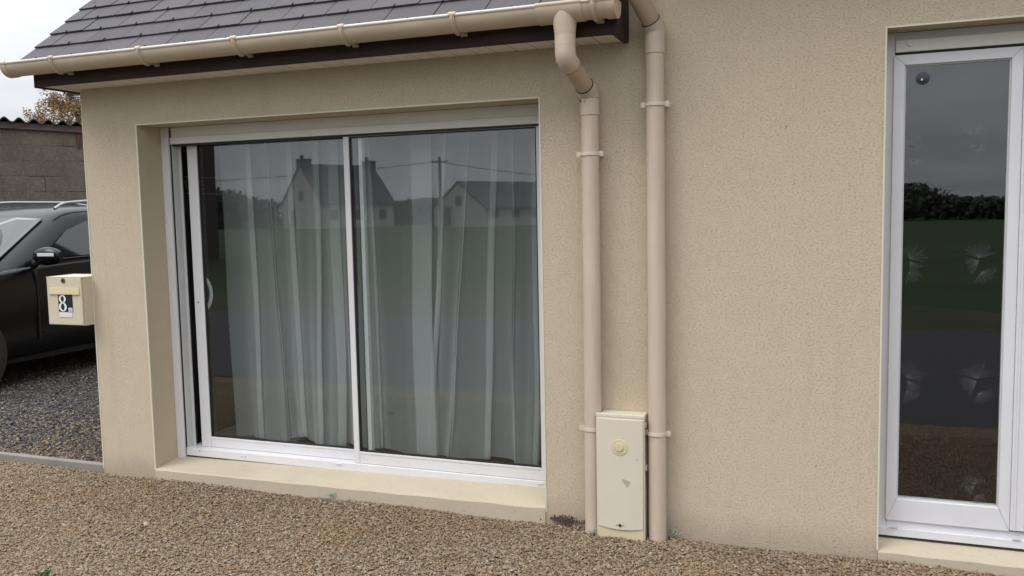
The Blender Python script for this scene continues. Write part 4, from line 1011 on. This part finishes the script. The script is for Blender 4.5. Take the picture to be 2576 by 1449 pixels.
# wheels
for s in (1, -1):
    for u in (.81, 3.50):
        wc = Vector((s*.835, u, .345)); b = MB()
        pr = [(-.10, .23), (-.11, .30), (-.095, .335), (-.05, .345), (.05, .345), (.095, .335), (.11, .30), (.10, .23)]
        n = 40; V = []; F = []
        for i in range(n):
            a_ = 2*math.pi*i/n
            for (dx, r_) in pr: V.append((wc.x+dx, wc.y+r_*math.cos(a_), wc.z+r_*math.sin(a_)))
        k = len(pr)
        for i in range(n):
            for j in range(k): F.append((i*k+j, i*k+(j+1) % k, ((i+1) % n)*k+(j+1) % k, ((i+1) % n)*k+j))
        b.add(V, F); wh = b.build('wheel', m_tyre, CAR, smooth=True)
        b = MB(); b.tube([(wc.x+s*.092, wc.y, wc.z), (wc.x+s*.096, wc.y, wc.z)], .225, 32); b.tube([(wc.x+s*.095, wc.y, wc.z), (wc.x+s*.108, wc.y, wc.z)], .05, 20)
        for i in range(5):
            a_ = 2*math.pi*i/5+.3; c_, s_ = math.cos(a_), math.sin(a_)
            b.hexa([(wc.x+s*dx, wc.y+c_*r_-s_*t_, wc.z+s_*r_+c_*t_) for dx in (.09, .104) for r_ in (.03, .225) for t_ in (-.028, .028)])
        b.build('rim', m_rim, wh, smooth=True)
        b = MB(); b.tube([(s*.84, u, .345), (s*.924, u, .345)], .385, 40); b.build('wheel_arch', m_trim, CAR, smooth=True)
b = MB(); b.box(-.55, .55, -.012, .03, .50, .68); b.build('grille', m_trim, CAR, bevel=.01)
for s in (1, -1):
    b = MB(); b.hexa([(s*x, y_, z_) for z_ in (.66, .80) for y_, dx in ((.06, 0), (.30, .10)) for x in (.56+dx*.5, .74+dx)]); b.build('headlight', m_ind, CAR, bevel=.02)
b = MB(); b.box(-.6, .6, 1.08, 1.10, 1.085, 1.10); b.build('wiper', m_trim, CAR)
b = MB(); b.box(-.72, .72, .25, 4.2, .19, .36); b.build('underbody', m_trim, CAR)
m_pl = m_numw

# ---------------------------------------------------------------- across the road: what the glass reflects
m_hw = mat_conc('pale_house_render', (.50, .47, .42, 1), .08, .2); m_roofd = mat_conc('far_slate', (.055, .055, .062, 1), .1, .2)
def far_house(loc, L, Wd, eave, ridge, rot, label, chim):
    o = empty('far_house', loc, label=label, cat='house'); o.rotation_euler = (0, 0, rot)
    a, c, d, e = -L/2, L/2, -Wd/2, Wd/2
    b = MB(); b.prism([(d, 0), (e, 0), (e, eave), (0, ridge), (d, eave)], 0, a, c); b.build('wall', m_hw, o)
    k = (ridge-eave)/e; ov = .35
    b = MB(); b.prism([(d-ov, eave-ov*k+.06), (0, ridge+.06), (e+ov, eave-ov*k+.06), (e+ov, eave-ov*k+.25), (0, ridge+.30), (d-ov, eave-ov*k+.25)], 0, a-.12, c+.12); rf = b.build('roof', m_roofd, o)
    for x in chim:
        b = MB(); b.box(x-.45, x+.45, -.8, .8, ridge-1.0, ridge+.7); b.box(x-.52, x+.52, -.88, .88, ridge+.7, ridge+.85); b.box(x-.15, x+.15, -.5, -.2, ridge+.85, ridge+1.3); b.build('chimney', m_roofd, rf)
    w = int(L/2.6)
    for sy in (1, -1):
        for i in range(w):
            x = a+(i+.5)*L/w; y0_ = e if sy > 0 else d; b = MB(); b.box(x-.55, x+.55, y0_-.03, y0_+.03, .9, 2.05); b.build('window', m_gasket, o)
    b = MB(); b.box(a-.03, a+.03, -.5, .5, eave+.3, eave+1.3); b.build('window', m_gasket, o)
    b = MB(); b.box(a-.03, a+.03, -2.3, -1.2, .1, 2.1); b.build('door', m_gasket, o)
    return o
HR = math.radians(-66)
far_house((-51.2, -84.0, -.05), 10, 8, 2.9, 7.0, HR, 'tall gabled house with two chimneys across the field, reflected in the sliding door', (-4.5, 4.5))
far_house((-30.2, -87.7, -.05), 18, 8, 1.9, 4.5, HR, 'long low bungalow across the field, reflected in the right leaf of the sliding door', (8.3,))
BN = empty('dark_blocker', (-23.6, -18, -.05), label='tall dark unseen barn beside the road, reflected at the left edge of the sliding door', cat='blocker')  # made-up mass out of view, added to darken the door's left reflection
m_blocker = mat_wood('blocker_boards', (.050, .038, .038, 1), (.075, .058, .055, 1), (6, 6, 1))
b = MB(); b.prism([(-5.7, 0), (5.7, 0), (5.7, 7), (0, 10.5), (-5.7, 7)], 1, -4, 4); b.build('wall', m_blocker, BN)
b = MB(); b.prism([(-6.1, 6.8), (0, 10.6), (6.1, 6.8), (6.1, 7.05), (0, 10.85), (-6.1, 7.05)], 1, -4.4, 4.4); b.build('roof', m_roofd, BN)
UP = empty('utility_pole', (-35.9, -79.5, 0), label='wooden utility pole with crossarm across the field, reflected in the sliding door', cat='utility pole')
b = MB(); b.tube([(0, 0, -.1), (0, 0, 7.3)], [.20, .14], 10); b.build('pole', m_bark, UP)
b = MB(); b.box(-.9, .9, -.06, .06, 6.75, 6.9); b.build('crossarm', m_bark, UP)
for k, (xa_, xb_, lab) in enumerate(((-130, -35.9, 'thin overhead wire running from the pole over the gabled house'), (-35.9, -16, 'thin overhead wire running from the pole over the low bungalow'))):
    b = MB(); pts = [(xa_+(xb_-xa_)*i/24, -79.5, 6.8+(0 if True else 0)-(2.2 if k == 0 else .5)*4*(i/24)*(1-i/24)*.6-(0 if k == 0 else 2.6*i/24)) for i in range(25)]; b.tube(pts, .035, 5); o = b.build('overhead_wire', m_trim); tag(o, lab, 'wire')
m_hedge = leafmat('far_leaves', [(0, (.060, .070, .055)), (.4, (.080, .092, .066)), (.8, (.10, .105, .075)), (1, (.115, .11, .08))])  # distance haze put into the leaf colours: lifted and greyed
rr = np.random.default_rng(5); cl_ = []
for x in np.arange(-150, 120, 1.1):
    if -53.5 < x < -14: hh = 2.9+rr.uniform(-.2, .3)+.3*math.sin(x*.5)
    elif x <= -53.5: hh = 4.0+rr.uniform(-.3, .4)+.9*math.sin(x*.33)
    else: hh = 1.9+rr.uniform(-.15, .2)+.35*math.sin(x*.21)+(1.0*math.exp(-((x-9)/1.6)**2))
    y0_ = -97 if x > -60 and x < -14 else -84
    nn = 480; cl_.append(np.stack([x+rr.normal(0, 1.0, nn), y0_+rr.normal(0, 1.2, nn), hh*rr.random(nn)**.7], 1))
C = np.concatenate(cl_); n = len(C); u = rr.normal(size=(n, 3)); u /= np.linalg.norm(u, axis=1)[:, None]; v = np.cross(u, rr.normal(size=(n, 3))); v /= np.linalg.norm(v, axis=1)[:, None]; s = .19*np.exp(rr.normal(0, .3, n))[:, None]
V = np.stack([C-u*s, C-v*s*.8, C+u*s, C+v*s*.8], 1); o = island_mesh('treeline', V, np.array([(0, 1, 2, 3)]), m_hedge); tag(o, 'dark green far-off treeline and hedges beyond the field across the road', 'treeline', kind='stuff')
